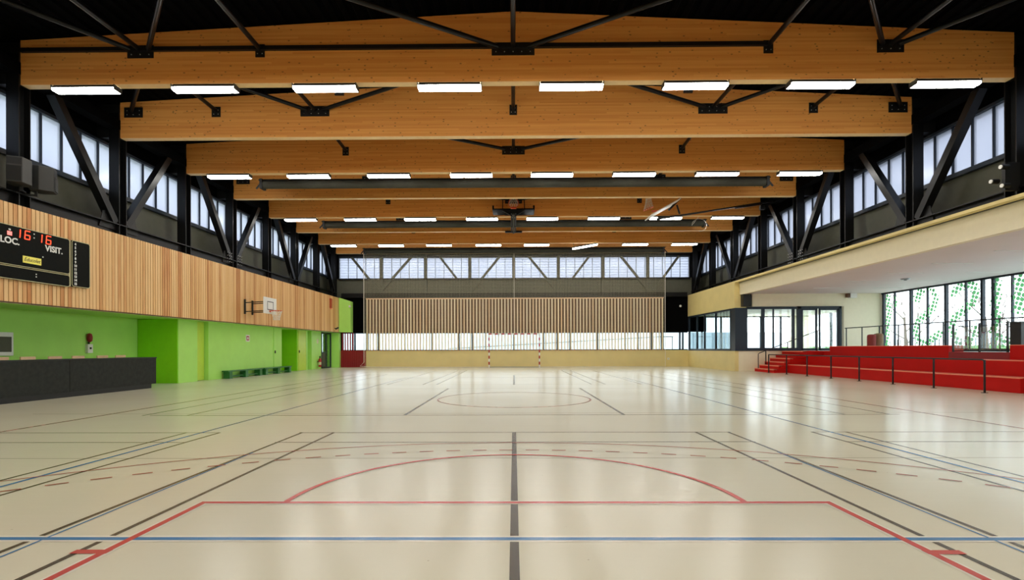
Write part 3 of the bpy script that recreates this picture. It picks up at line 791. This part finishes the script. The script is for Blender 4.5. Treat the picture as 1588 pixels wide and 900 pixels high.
struct(mb, 'green_dot_stickers', M['sticker'], w8)

# slim slot lights in the gallery ceiling
rows = [(13.9, 14.9), (13.9, 17.1), (14.0, 19.3), (14.0, 21.6), (14.0, 24.0), (16.8, 17.0), (16.8, 19.1), (16.8, 21.5), (16.8, 24.0)]
names_ = ['nearest of the inner row', 'second nearest of the inner row', 'middle of the inner row', 'second farthest of the inner row', 'farthest of the inner row', 'nearest of the window side row', 'second nearest of the window side row', 'second farthest of the window side row', 'farthest of the window side row']
sp = None
for (x, y), nm in zip(rows, names_):
    lab = f'thin white slot light in the pinkish gallery ceiling, {nm}'
    if sp is None:
        sp = thing('slot_light', (x, y, 4.0), lab, 'ceiling light', 'slot lights in the gallery ceiling')
        part(MB().box(0, 1.35, -.03, .03, -.012, 0), 'slot_frame', M['white'], sp); part(MB().box(.02, 1.33, -.018, .018, -.016, -.012), 'slot_diffuser', M['letter'], sp)
    else: clone(sp, (x, y, 4.0), lab)
t = thing('smoke_detector', (15.9, 20.9, 4.0), 'small round smoke detector on the pinkish gallery ceiling', 'smoke detector')
part(MB().lathe([(.11, -.05), (.16, -.03), (.17, 0)], 0, 0), 'detector_body', M['alu'], t)
part(MB().lathe([(.05, -.07), (.06, -.05)], 0, 0, 12), 'sensor', M['greydark'], t)
t = thing('wall_projector', (17.4, 26.35, 3.75), 'small white box projector high on the cream gallery end wall', 'projector')
part(MB().box(-.22, .12, -.12, .1, 0, .24), 'projector_body', M['white'], t, .01); part(MB().box(-.36, -.22, -.1, .1, .03, .22), 'side_cover', M['brown'], t, .01); part(MB().box(-.05, .05, .1, .15, .06, .2), 'wall_bracket', M['greydark'], t)
t = thing('hanging_speaker', (11.88, 26.25, 3.33), 'black box loudspeaker fixed at the corner under the cream fascia', 'speaker')
part(MB().box(-.2, .2, -.14, .18, 0, .62), 'speaker_box', M['black'], t, .015); part(MB().box(-.17, .17, -.16, -.14, .04, .58), 'speaker_grille', M['grille'], t)

# ------------------------------------------------------------------ bleachers
bl_ = thing('bleacher', (13.1, 12.0, 0), 'long red stepped bleacher with window sheen painted on treads along the right side', 'bleacher')
y1 = 24.55; YA = 13.35; Y2 = -6
def tier(x0, x1, z0, z1, ya, yb, name, m=None):
    part(MB().box(x0-13.1, x1-13.1, ya-12, yb-12, z0, z1), name, m or M['red'], bl_, .012)
def tread_sheen(x0, z, ya, yb): part(MB().box(x0-13.1-.006, x0-13.1+.5, ya-12, yb-12, z-.018, z+.004), 'edge_or_sheen_strip', M['sheen_orange'], bl_)  # pale slab paints the window reflection onto the tread
tier(13.1, 13.97, 0, .40, YA, y1, 'lower_tier'); tread_sheen(13.1, .40, YA, y1)
tier(13.1, 13.97, 0, .40, Y2, 12.1, 'lower_tier')
tier(13.95, 14.82, 0, .83, Y2, y1, 'middle_tier'); tread_sheen(13.95, .83, Y2, y1)
tier(14.8, 15.32, .5, 1.27, 17.55, 24.1, 'top_bench'); tier(14.8, 15.32, .5, 1.27, Y2, 15.4, 'top_bench')
tread_sheen(14.8, 1.27, 17.55, 24.1); tread_sheen(14.8, 1.27, Y2, 15.4)
tier(14.8, 15.32, .5, 1.05, 15.4, 17.55, 'gap_platform', M['red_d']); tier(14.8, 15.32, .5, 1.05, 24.1, 24.55, 'gap_platform')
tier(13.25, 13.96, 0, .20, 12.1, YA, 'aisle_step', M['red_d']); part(MB().box(.14, .24, .1, YA-12, .185, .206), 'edge_or_sheen_strip', M['white'], bl_)
tier(13.6, 13.96, .2, .40, 12.1, YA, 'aisle_step', M['red_d'])
# stairs at the far end
st = thing('stair_flight', (12.2, 25.5, 0), 'short flight of red stairs with painted tread sheen at the far end of the bleacher', 'stairs')
part(MB().box(14.83-12.2, 15.29-12.2, -.93, .99, 0, 1.05), 'landing', M['red'], st)
xs = [12.42, 12.66, 12.93, 13.2, 13.5, 13.82]
for i, x in enumerate(xs):
    part(MB().box(x-12.2, 14.82-12.2-.002*i, -.93, .99, i*.175, (i+1)*.175-.01), 'stair_step', M['red'], st)
    part(MB().box(x-12.2-.01, x-12.2+.16, -.93, .99, (i+1)*.175-.045, (i+1)*.175), 'edge_or_sheen_strip', M['sheen_orange'], st)  # bright edge painted in for the lit tread
# railings
def railing(name, pts, posts, r, label, zb=0, z_of=None, extra=None):
    t = thing(name, (pts[0][0], pts[0][1], zb), label, 'railing')
    o = Vector(t.location)
    m = MB(); m.tube([Vector(p)-o for p in pts], r, 10); part(m, 'handrail', M['black'], t)
    for p, z0, z1 in posts:
        m = MB(); m.box(p[0]-o.x-.022, p[0]-o.x+.022, p[1]-o.y-.012, p[1]-o.y+.012, z0-zb, z1-zb)
        m.box(p[0]-o.x-.05, p[0]-o.x+.05, p[1]-o.y-.05, p[1]-o.y+.05, z0-zb, z0-zb+.012); part(m, 'rail_post', M['black'], t)
    return t
ys = [13.53+1.625*i for i in range(8)]
railing('court_railing', [(12.35, 13.53, .80), (12.35, 13.545, .85), (12.35, 13.6, .875)]+[(12.35, y, .875) for y in ys[1:]], [((12.35, y), 0, .87) for y in ys], .022, 'long black railing with eight posts before the red bleacher')
railing('stair_handrail', [(12.42, 26.1, .15), (12.42, 26.1, .9), (12.5, 26.1, .95), (15.45, 26.1, 2.08)], [((12.8, 26.1), .36, 1.05), ((13.9, 26.1), 1.04, 1.47), ((15.4, 26.1), 1.05, 2.05)], .02, 'black sloping handrail rising over the red stairs')
gy = [26.3-1.18*i for i in range(18)]
railing('gallery_railing', [(17.0, 26.4, 2.2), (17.0, 6.2, 2.2)], [((17.0, y), 1.05, 2.2) for y in gy], .022, 'black railing along the gallery before the dotted windows')
gb = thing('glass_balustrade', (14.86, 15.5, 1.05), 'glass balustrade with black frame closing the gap in the top red tier', 'balustrade')
m = MB(); m.box(-.015, .015, 0, 1.95, .02, .05); part(m, 'bottom_rail', M['black'], gb)
part(MB().box(-.015, .015, 0, 1.95, .83, .85), 'top_rail', M['black'], gb)
for y in (0.02, .95, 1.93): part(MB().box(-.025, .025, y-.02, y+.02, 0, .93), 'rail_post', M['black'], gb)
for a, b_ in ((.06, .91), (.99, 1.89)): part(MB().box(-.006, .006, a, b_, .07, .81), 'glass_panel', M['glass'], gb)
t = thing('gallery_cabinet', (17.6, 18.0, 1.05), 'dark grey cabinet standing on the gallery at the right edge', 'cabinet')
part(MB().box(-.3, .9, -.4, .0, .05, 1.0), 'cabinet_body', M['greydark'], t, .01); part(MB().box(-.32, .92, -.42, .02, 1.0, 1.03), 'cabinet_top', M['black'], t); part(MB().box(-.27, .87, -.37, -.03, 0, .05), 'cabinet_plinth', M['black'], t)
part(MB().box(.27, .29, -.43, -.40, .4, .6), 'cabinet_handle', M['alu'], t)
def bin_(x, y, m, lab, cat='stool', h=.72, r=.17):
    t = thing('upholstered_stool', (x, y, 1.05), lab, cat)
    part(MB().lathe([(r*.95, .03), (r, .1), (r, h-.08), (r*.9, h), (r*.4, h+.02)], 0, 0, 20), 'padded_body', m, t); part(MB().lathe([(r*.85, 0), (r*.85, .03)], 0, 0, 16), 'base_ring', M['black'], t)
bin_(15.95, 22.95, M['pouf_r'], 'tall dusty red round stool on the gallery behind the top bench'); bin_(16.3, 23.0, M['pouf_b'], 'tall tan round stool beside the red one on the gallery', h=.77, r=.18)

# ------------------------------------------------------------------ left side things
ct = thing('reception_counter', (-11.3, 10, 0), 'long charcoal counter with stepped plinth beneath the scoreboard', 'counter')
for a, b_ in ((6.5, 11.9), (11.92, 12.9), ): pass
part(MB().box(-.55, 0, 0-3.5, 2.9, .13, .93), 'front_panel', M['counter'], ct)
part(MB().box(-.55, 0, 2.915, 6.05, .13, .93), 'front_panel', M['counter'], ct)
part(MB().box(-.55, -.01, -3.5, 5.85, 0, .13), 'plinth', M['black'], ct)
part(MB().box(-.57, .012, -3.5, 6.07, .93, .965), 'counter_top', M['black'], ct, .004)
sch = None
lb = ['leftmost of six', 'second from left of six', 'third from left of six', 'third from right of six', 'second from right of six', 'rightmost of six']
for (px, lab) in zip((12.15, 12.85, 13.62, 14.35, 15.2, 15.9), lb):
    L = f'pale wooden chair back peeping over the charcoal counter, {lab}'
    if sch is None:
        sch = thing('wooden_chair', (-12.3, px, 0), L, 'chair', 'wooden chairs behind the counter')
        part(MB().box(-.04, 0.0, -.2, .2, .72, 1.03), 'backrest', M['light_wood'], sch, .01)
        part(MB().box(-.42, .02, -.21, .21, .43, .46), 'seat', M['light_wood'], sch, .01)
        for x, z in ((-.01, 1.0), (-.39, .43)):
            for y in (-.18, .18): part(MB().tube([(x-.03, y, 0), (x-.025, y, z-.02)], .012, 8), 'leg', M['alu'], sch)
    else: clone(sch, (-12.3, px, 0), L)
# wall telephone alarm
t = thing('alarm_handset', (-13.4, 15.95, 1.1), 'dark red alarm handset over a white box on the green wall behind the counter', 'alarm')
part(MB().box(0, .09, -.09, .11, 0, .28), 'white_box', M['white'], t, .01)
part(MB().lathe([(.02, .34), (.07, .38), (.08, .45), (.08, .52), (.06, .60), (.02, .62)], .07, 0, 14), 'red_handset', M['red_d'], t)
part(MB().box(0.02, .07, -.015, .015, .28, .36), 'cord_neck', M['black'], t); part(MB().lathe([(.03, .12), (.03, .18)], .09, .01, 12), 'black_button', M['black'], t)
t = thing('wall_cabinet', (-13.4, 13.3, 1.05), 'white framed wall box with grey face on the green wall at the left edge', 'wall box')
part(MB().box(0, .08, -.35, .2, 0, .62), 'box_frame', M['white'], t, .01); part(MB().box(.08, .085, -.3, .14, .1, .5), 'grey_face', M['olive'], t)
# red square notice
t = thing('fire_notice', (Xg, 22.85, 1.55), 'small red and white square notice on the green wall above the benches', 'sign')
part(MB().box(0, .008, -.16, .16, 0, .30), 'notice_board', M['white'], t); part(MB().box(.008, .011, -.11, .11, .05, .25), 'red_square', M['ext_red'], t); part(MB().box(.011, .013, -.05, .05, .1, .2), 'white_symbol', M['white'], t)
# benches
for y, lab in ((20.7, 'low dark green bench along the green wall, the nearer of the two'), (23.75, 'low dark green bench along the green wall, the farther of the two')):
    t = thing('gym_bench', (-11.75, y, 0), lab, 'bench', 'low benches along the green wall')
    part(MB().box(-.14, .14, 0, 2.9, .28, .33), 'seat_board', M['green_bench'], t, .008)
    for yy in (.1, 1.35, 2.6): part(MB().box(-.13, .13, yy, yy+.22, 0, .28), 'leg', M['green_bench'], t, .006)
    part(MB().box(-.03, .03, .32, 2.6, .06, .12), 'stretcher', M['green_bench'], t)
# extinguisher
t = thing('fire_extinguisher', (-11.8, 31.0, .12), 'red fire extinguisher hanging low on the green wall near the glazed door', 'fire extinguisher')
part(MB().lathe([(.07, 0), (.085, .03), (.085, .42), (.06, .5), (.03, .53)], 0, 0, 16), 'cylinder_body', M['ext_red'], t); part(MB().lathe([(.087, .12), (.087, .3)], 0, 0, 16), 'white_label', M['gold'], t)
part(MB().box(-.03, .03, -.03, .03, .53, .66).bar((0, 0, .62), (.09, -.06, .64), .025), 'valve_handle', M['black'], t); part(MB().tube([(.02, 0, .58), (.1, .05, .5), (.11, .03, .3), (.1, 0, .15)], .012, 8), 'hose', M['black'], t)
part(MB().box(-.15, -.085, -.04, .04, .3, .36), 'wall_hook', M['greydark'], t)
t = thing('pictogram_notice', (Xg, 31.0, 1.55), 'faint pale notice on the green wall above the fire extinguisher', 'sign')
part(MB().box(0, .006, -.12, .12, 0, .26), 'notice_board', M['gold'], t)
# red panel on slats, small spotlight, white sensor
t = thing('wall_sounder', (-11.4, 31.7, 3.75), 'narrow rust red box high on the slatted wall near the far corner', 'wall box')
part(MB().box(0, .07, -.16, .16, 0, .6), 'red_housing', mat('rust_red', srgb(168, 62, 36), .5), t, .01); part(MB().box(.02, .09, -.1, .1, -.06, 0), 'lower_lens', M['sheen_orange'], t)
t = thing('wall_spotlight', (-11.4, 32.4, 2.5), 'tiny black camera on the slatted wall above the glazed door', 'camera')
part(MB().box(0, .16, -.03, .03, .0, .04), 'arm', M['black'], t); part(MB().tube([(.12, -.1, -.02), (.2, .1, .06)], .05, 12), 'camera_head', M['black'], t)
for x, z, lab in ((-10.62, 3.95, 'small white wall sensor at the edge of the green far panel'), (10.9, 3.95, 'small white wall sensor on the black far wall at right')):
    t = thing('wall_sensor', (x, YB-.52 if x < 0 else YB, z), lab, 'sensor')
    part(MB().lathe([(.03, -.06), (.07, -.03), (.07, .05), (.03, .08)], 0, -.07, 12), 'sensor_dome', M['white'], t); part(MB().box(-.03, .03, -.03, 0, -.03, .03), 'sensor_base', M['white'], t)
t = thing('wall_socket', (10.1, YB-.06, .45), 'small white wall socket low on the beige dado right of the screen', 'socket')
part(MB().box(-.07, .07, -.02, 0, 0, .12), 'socket_plate', M['white'], t); part(MB().lathe([(.03, .05), (.03, .07)], 0, -.022, 10), 'socket_hole', M['greydark'], t)

# speakers high on the left truss
def spk(x, y, z, rz, lab):
    t = thing('wall_loudspeaker', (x, y, z), lab, 'speaker', 'loudspeakers on the left truss', rz)
    part(MB().prism([(-.22, 0), (-.14, -.26), (.14, -.26), (.22, 0), (.16, .2), (-.16, .2)], 'z', 0, .58), 'speaker_box', M['greydark'], t, .012)
    part(MB().prism([(-.14, -.265), (.14, -.265), (.13, -.28), (-.13, -.28)], 'z', .03, .36), 'speaker_grille', M['grille'], t)
    part(MB().prism([(-.13, -.262), (.13, -.262), (.08, -.2), (-.08, -.2)], 'z', .40, .55), 'horn_flare', M['alu'] if False else M['steel'], t)
    part(MB().bar((0, .1, .0), (0, .1, -.12), .05).bar((0, .1, -.1), (0, .3, -.1), .04), 'mounting_arm', M['black'], t)
spk(-11.35, 11.65, 5.0, math.radians(25), 'dark grey loudspeaker facing the viewer on the left truss above the scoreboard')
spk(-11.35, 12.2, 5.0, math.radians(120), 'dark loudspeaker turned away beside the other one on the left truss')
t = thing('floodlight_cluster', (11.3, 11.85, 5.1), 'cluster of small round spotlights on the right truss at the photo edge', 'spotlight')
part(MB().box(-.02, .32, -.02, .06, -.3, .35), 'mounting_bar', M['black'], t)
for dy, dz in ((-.02, .24), (.22, -.02), (-.05, -.2)):
    part(MB().tube([(-.12, dy, dz), (.04, dy, dz)], .06, 12), 'lamp_head', M['black'], t); part(MB().tube([(-.135, dy, dz), (-.12, dy, dz)], .045, 12), 'lens', M['letter'], t)

# ------------------------------------------------------------------ scoreboard
sb = thing('scoreboard', (-11.4, 12.0, 2.80), 'black electronic scoreboard with red clock digits on the slatted wall', 'scoreboard')
def rrect(y0, y1, z0, z1, r, n=5):
    out = []
    for (cy, cz, a0) in ((y1-r, z1-r, 0), (y0+r, z1-r, pi/2), (y0+r, z0+r, pi), (y1-r, z0+r, 3*pi/2)):
        for i in range(n+1): a = a0+pi/2*i/n; out.append((cy+r*cos(a), cz+r*sin(a)))
    return out
def panel(y0, y1, z0, z1, name, x=.0, r=.06):
    o = part(MB().prism(rrect(y0, y1, z0, z1, r), 'x', x, x+.085), name, M['board'], sb)
    ed = MB(); ed.tube([(x+.086, a, b_) for a, b_ in rrect(y0+.008, y1-.008, z0+.008, z1-.008, r)], .007, 6, closed=True)
    e_ = ed.build('edge_line', M['gold']); e_.parent = o
    return o
main = panel(-.93, .94, .32, 1.22, 'upper_panel'); low = panel(-.93, .94, 0.0, .30, 'lower_panel')
sd = panel(.99, 1.56, .03, 1.22, 'player_panel'); panel(-1.55, -.98, .03, 1.22, 'player_panel')
part(MB().box(.002, .06, .94, .99, .03, 1.2), 'joint_strip', M['gold'], sb)
RT = (pi/2, 0, pi/2)
XF = .09
text_mesh('LOC.', .20, .002, 'label_loc', M['letter'], sb, (XF, -.84, .80), RT, 1.0, 0, .006)
text_mesh('VISIT.', .20, .002, 'label_visit', M['letter'], sb, (XF, .25, .80), RT, 1.0, 0, .006)
def seg_digit(m, y, z, h, w_, ch):
    th = h*.105
    S7 = {'1': 'bc', '6': 'afgecd'}[ch]; sh = .08
    def P(a, b_): return (XF+.002, y+a*w_+b_*h*sh, z+b_*h)
    seg = {'a': ((0, 1), (1, 1)), 'b': ((1, 1), (1, .5)), 'c': ((1, .5), (1, 0)), 'd': ((0, 0), (1, 0)), 'e': ((0, .5), (0, 0)), 'f': ((0, 1), (0, .5)), 'g': ((0, .5), (1, .5))}
    for s_ in S7:
        a, b_ = seg[s_]
        if ch == '1': a = (a[0]-.3, a[1]); b_ = (b_[0]-.3, b_[1])
        m.bar(P(*a), P(*b_), th, .006, up=(1, 0, 0))
dg = MB(); zt = 1.0-.02; h = .19
for ch, y in (('1', -.47), ('6', -.27), ('1', .07), ('6', .27)): seg_digit(dg, y, .975, h, .12, ch)
part(dg, 'clock_digits', M['led_red'], sb)
m = MB()
for z in (1.03, 1.12): m.box(XF, XF+.004, -.05, -.025, z, z+.025)
for z in (.12, .18): m.box(XF, XF+.004, .0, .025, z, z+.025)
m.box(XF, XF+.004, .17+.0, .20, .62, .645); part(m, 'colon_dots', M['letter'], sb)
part(MB().box(XF, XF+.004, -.68, -.57, .98, 1.07), 'pink_lamp', M['led_pink'], sb)
part(MB().box(XF, XF+.004, -.65, -.60, 1.09, 1.13), 'small_lens', M['bolt'], sb)
pl = part(MB().box(XF, XF+.006, -.32, .14, .42, .58), 'yellow_plate', M['yellow'], sb)
text_mesh('Educolet', .12, .001, 'plate_lettering', M['dbrown'], pl, (XF+.008, -.295, .465), RT, .95, .3, .001)
for i in range(12):
    text_mesh(str(4+i), .085, .001, 'player_number', M['letter'], sb, (XF, 1.10, 1.10-i*.093), RT, 1.0, 0, .004, 'CENTER')

# ------------------------------------------------------------------ basketball hoops
def hoop_parts(t, c, r, axis, down, netlen):
    """rim ring at c around unit axis, net hanging along 'down'"""
    ax = Vector(axis).normalized(); u = ax.cross(Vector((0, .3, 1))).normalized(); v = ax.cross(u)
    c = Vector(c)
    ring = [c+(u*cos(2*pi*k/24)+v*sin(2*pi*k/24))*r for k in range(24)]
    part(MB().tube(ring, .012, 8, closed=True), 'rim', M['orange'], t)
    m = MB(); dn = Vector(down).normalized(); prof = [(1, 0), (.85, .25), (.68, .5), (.58, .75), (.56, 1)]
    for k in range(12):
        for sgn in (1, -1):
            pts = []
            for j, (rr, tt) in enumerate(prof):
                a = 2*pi*(k+sgn*j*.5)/12; pts.append(c+(u*cos(a)+v*sin(a))*r*rr+dn*netlen*tt)
            m.tube(pts, .007, 4)
    part(m, 'net', M['net'], t)
t = thing('wall_basketball_hoop', (-11.4, 22.0, 2.7), 'white backboard hoop on black wall arms over the green benches', 'basketball hoop')
# board parallel to the side wall
part(MB().box(1.06, 1.10, -1.0, .1, .0, .68), 'backboard', M['white'], t, .006)
m = MB()
for a in ((-.72, .16, -.18, .19), (-.72, .49, -.18, .52), (-.72, .16, -.69, .52), (-.21, .16, -.18, .52)): m.box(1.10, 1.104, a[0], a[2], a[1], a[3])
part(m, 'target_square', M['black'], t)
hoop_parts(t, (1.36, -.45, .13), .225, (0, 0, 1), (0, 0, -1), .4)
part(MB().box(1.1, 1.16, -.53, -.37, .08, .14), 'rim_bracket', M['orange'], t)
m = MB()
for z in (.12, .5):
    for y in (-.75, -.15): m.bar((.02, y+.3, z-.02), (1.06, y, z), .035)
m.box(0, .05, -.5, -.42, 0, .62); m.box(0, .05, .12, .2, 0, .62)
part(m, 'wall_arm', M['black'], t)
# centre ceiling unit folded up
t = thing('ceiling_basketball_unit', (0, 23.0, 7.35), 'black ceiling basketball goal folded up at the centre of the hall', 'basketball hoop')
part(MB().box(-.95, .95, -.05, .95, .10, .15), 'backboard', M['rubber'], t, .006)
part(MB().box(-.95, -.88, -.06, -.0, .1, .28).box(.88, .95, -.06, 0, .1, .28), 'board_padding', M['rubber'], t)
hoop_parts(t, (0, -.25, .32), .22, (.0, 1, .35), (0, .3, 1), .38)
part(MB().box(-.12, .12, -.2, .0, .12, .18), 'rim_bracket', M['orange'], t)
for sx in (-1, 1): part(MB().tube([(sx*.1, .4, .08), (sx*.1, 4.2, .06)], .03, 10), 'mast_tube', M['steel'], t)
part(MB().tube([(0, .3, -.02), (0, 4.2, 0)], .045, 10), 'mast_tube', M['housing'], t)
m = MB(); m.bar((-.4, .7, .06), (.4, .7, .06), .06); m.bar((-.5, .1, .1), (0, .9, .0), .04); m.bar((.5, .1, .1), (0, .9, .0), .04); part(m, 'cross_brace', M['black'], t)
part(MB().box(-.45, .45, 4.1, 4.28, .02, .10), 'beam_mount', M['black'], t)
for sx in (-1, 1): part(MB().bar((sx*.5, .3, .15), (sx*.5, 1.2, 1.2), .04), 'hanger', M['black'], t)
# swung-up unit on the right
t = thing('swing_basketball_unit', (6.9, 22.6, 7.35), 'white backboard goal swung up on a long black arm under the roof at right', 'basketball hoop')
m = MB(); m.bar((-.95, 0, -.38), (.35, .15, .36), .9, .04, up=(-.5, 0, .86)); part(m, 'backboard', M['white'], t)
hoop_parts(t, (-.95, 0, .0), .22, (-.35, 0, 1), (.0, 0, 1), .5)
part(MB().bar((-.8, 0, -.1), (-.5, 0, -.1), .06), 'rim_bracket', M['orange'], t)
part(MB().bar((.0, .2, .0), (.75, .3, .75), .08).bar((.35, .15, .2), (.45, .1, -.2), .07).bar((-.5, .15, -.35), (.4, .2, -.25), .05), 'hinge_frame', M['black'], t)
part(MB().bar((-.5, .3, -.38), (4.75, .35, .42), .07).bar((3.0, .35, .1), (4.2, .35, .28), .05), 'swing_arm', M['black'], t)
part(MB().box(4.1, 4.3, .25, .4, .02, .2), 'winch', M['black'], t)
# loose cable loop
cu = MB(); cu.tube([(8.9+.35*sin(a)+.1*a*0, 24.6, 7.1-.3*cos(a)) for a in [i*.25 for i in range(20)]]+[(8.8, 24.35, 7.46)], .008, 5)
tag(cu.build('loose_cable', M['net']), 'thin white looped cable dangling under the roof at right', 'cable')

# ------------------------------------------------------------------ outside
struct(MB().box(-60, 90, -60, 120, -.6, -.3), 'ground_outside', M['ext_ground'])
m = MB()
m.box(-40, 24, 46, 46.4, -.3, 2.6); tag(m.build('courtyard_wall', M['ext_wall']), 'pale wall seen beyond the low far windows', 'wall')
t = thing('outdoor_ramp_rail', (0, YB+1.2, 0), 'dark sloping ramp handrail outside the low far windows', 'railing')
part(MB().bar((-4.5, 0, 1.2), (9.9, 0, 1.98), .05).bar((9.9, 0, 1.98), (10.8, 0, 1.98), .05), 'handrail', M['greydark'], t)
for x, z in ((-3, 1.25), (0, 1.42), (3, 1.6), (6, 1.76), (9, 1.92), (10.75, 1.98)): part(MB().box(x-.02, x+.02, -.02, .02, -.3, z), 'rail_post', M['greydark'], t)
def tree(x, y, h_, label):
    t = thing('bare_tree', (x, y, -.3), label, 'tree', 'bare trees outside the dotted windows')
    rnd = random.Random(int(x*10+y)); tr = MB(); br = MB()
    tr.tube([(0, 0, 0), (.05, .03, h_*.3), (.0, .1, h_*.6)], [.13, .1, .06], 8)
    def grow(p, d, L, r, k):
        q = p+d*L; br.tube([p, (p+q)/2+Vector((rnd.uniform(-.05, .05),)*3)*L, q], [r, r*.8, r*.6], 5)
        if k == 0: return
        for _ in range(3):
            nd_ = (d+Vector((rnd.uniform(-.7, .7), rnd.uniform(-.7, .7), rnd.uniform(-.1, .6)))).normalized(); grow(q, nd_, L*.68, r*.58, k-1)
    for a in range(5):
        grow(Vector((0, .05, h_*(.28+.07*a))), Vector((cos(a*2.4), sin(a*2.4), .8)).normalized(), h_*.22, .045, 3)
    part(tr, 'trunk', M['bark'], t); part(br, 'branches', M['bark'], t)
tree(27, 35.5, 6, 'bare grey tree outside, left of the others beyond the dotted windows')
tree(27.5, 30, 5.5, 'bare grey tree outside, middle one beyond the dotted windows')
tree(26, 25.2, 5, 'bare grey tree outside, right one beyond the dotted windows')
m = MB()
for i in range(60):
    y = 12+i*.8; m.lathe([(.5, -.3), (.75, .3), (.7, .9), (.4, 1.25), (.1, 1.35)], 31+random.uniform(-.15, .15), y, 9)
o = tag(m.build('clipped_hedge', M['ext_green']), 'pale green clipped hedge outside beyond the dotted windows', 'hedge')
t = thing('mesh_fence', (33.5, 20, -.3), 'pale grey mesh fence outside behind the hedge', 'fence')
m = MB()
for i in range(120): m.box(0, .05, -15+i*.4, -14.95+i*.4, 0, 2.2)
for j in range(8): m.box(0, .02, -15, 33, .2+j*.27, .22+j*.27)
part(m, 'wire_panel', M['mesh_fence'], t)
m = MB()
for i in range(17): m.box(-.03, .05, -15+i*3-.04, -15+i*3+.04, 0, 2.3)
part(m, 'fence_posts', M['mesh_fence'], t)
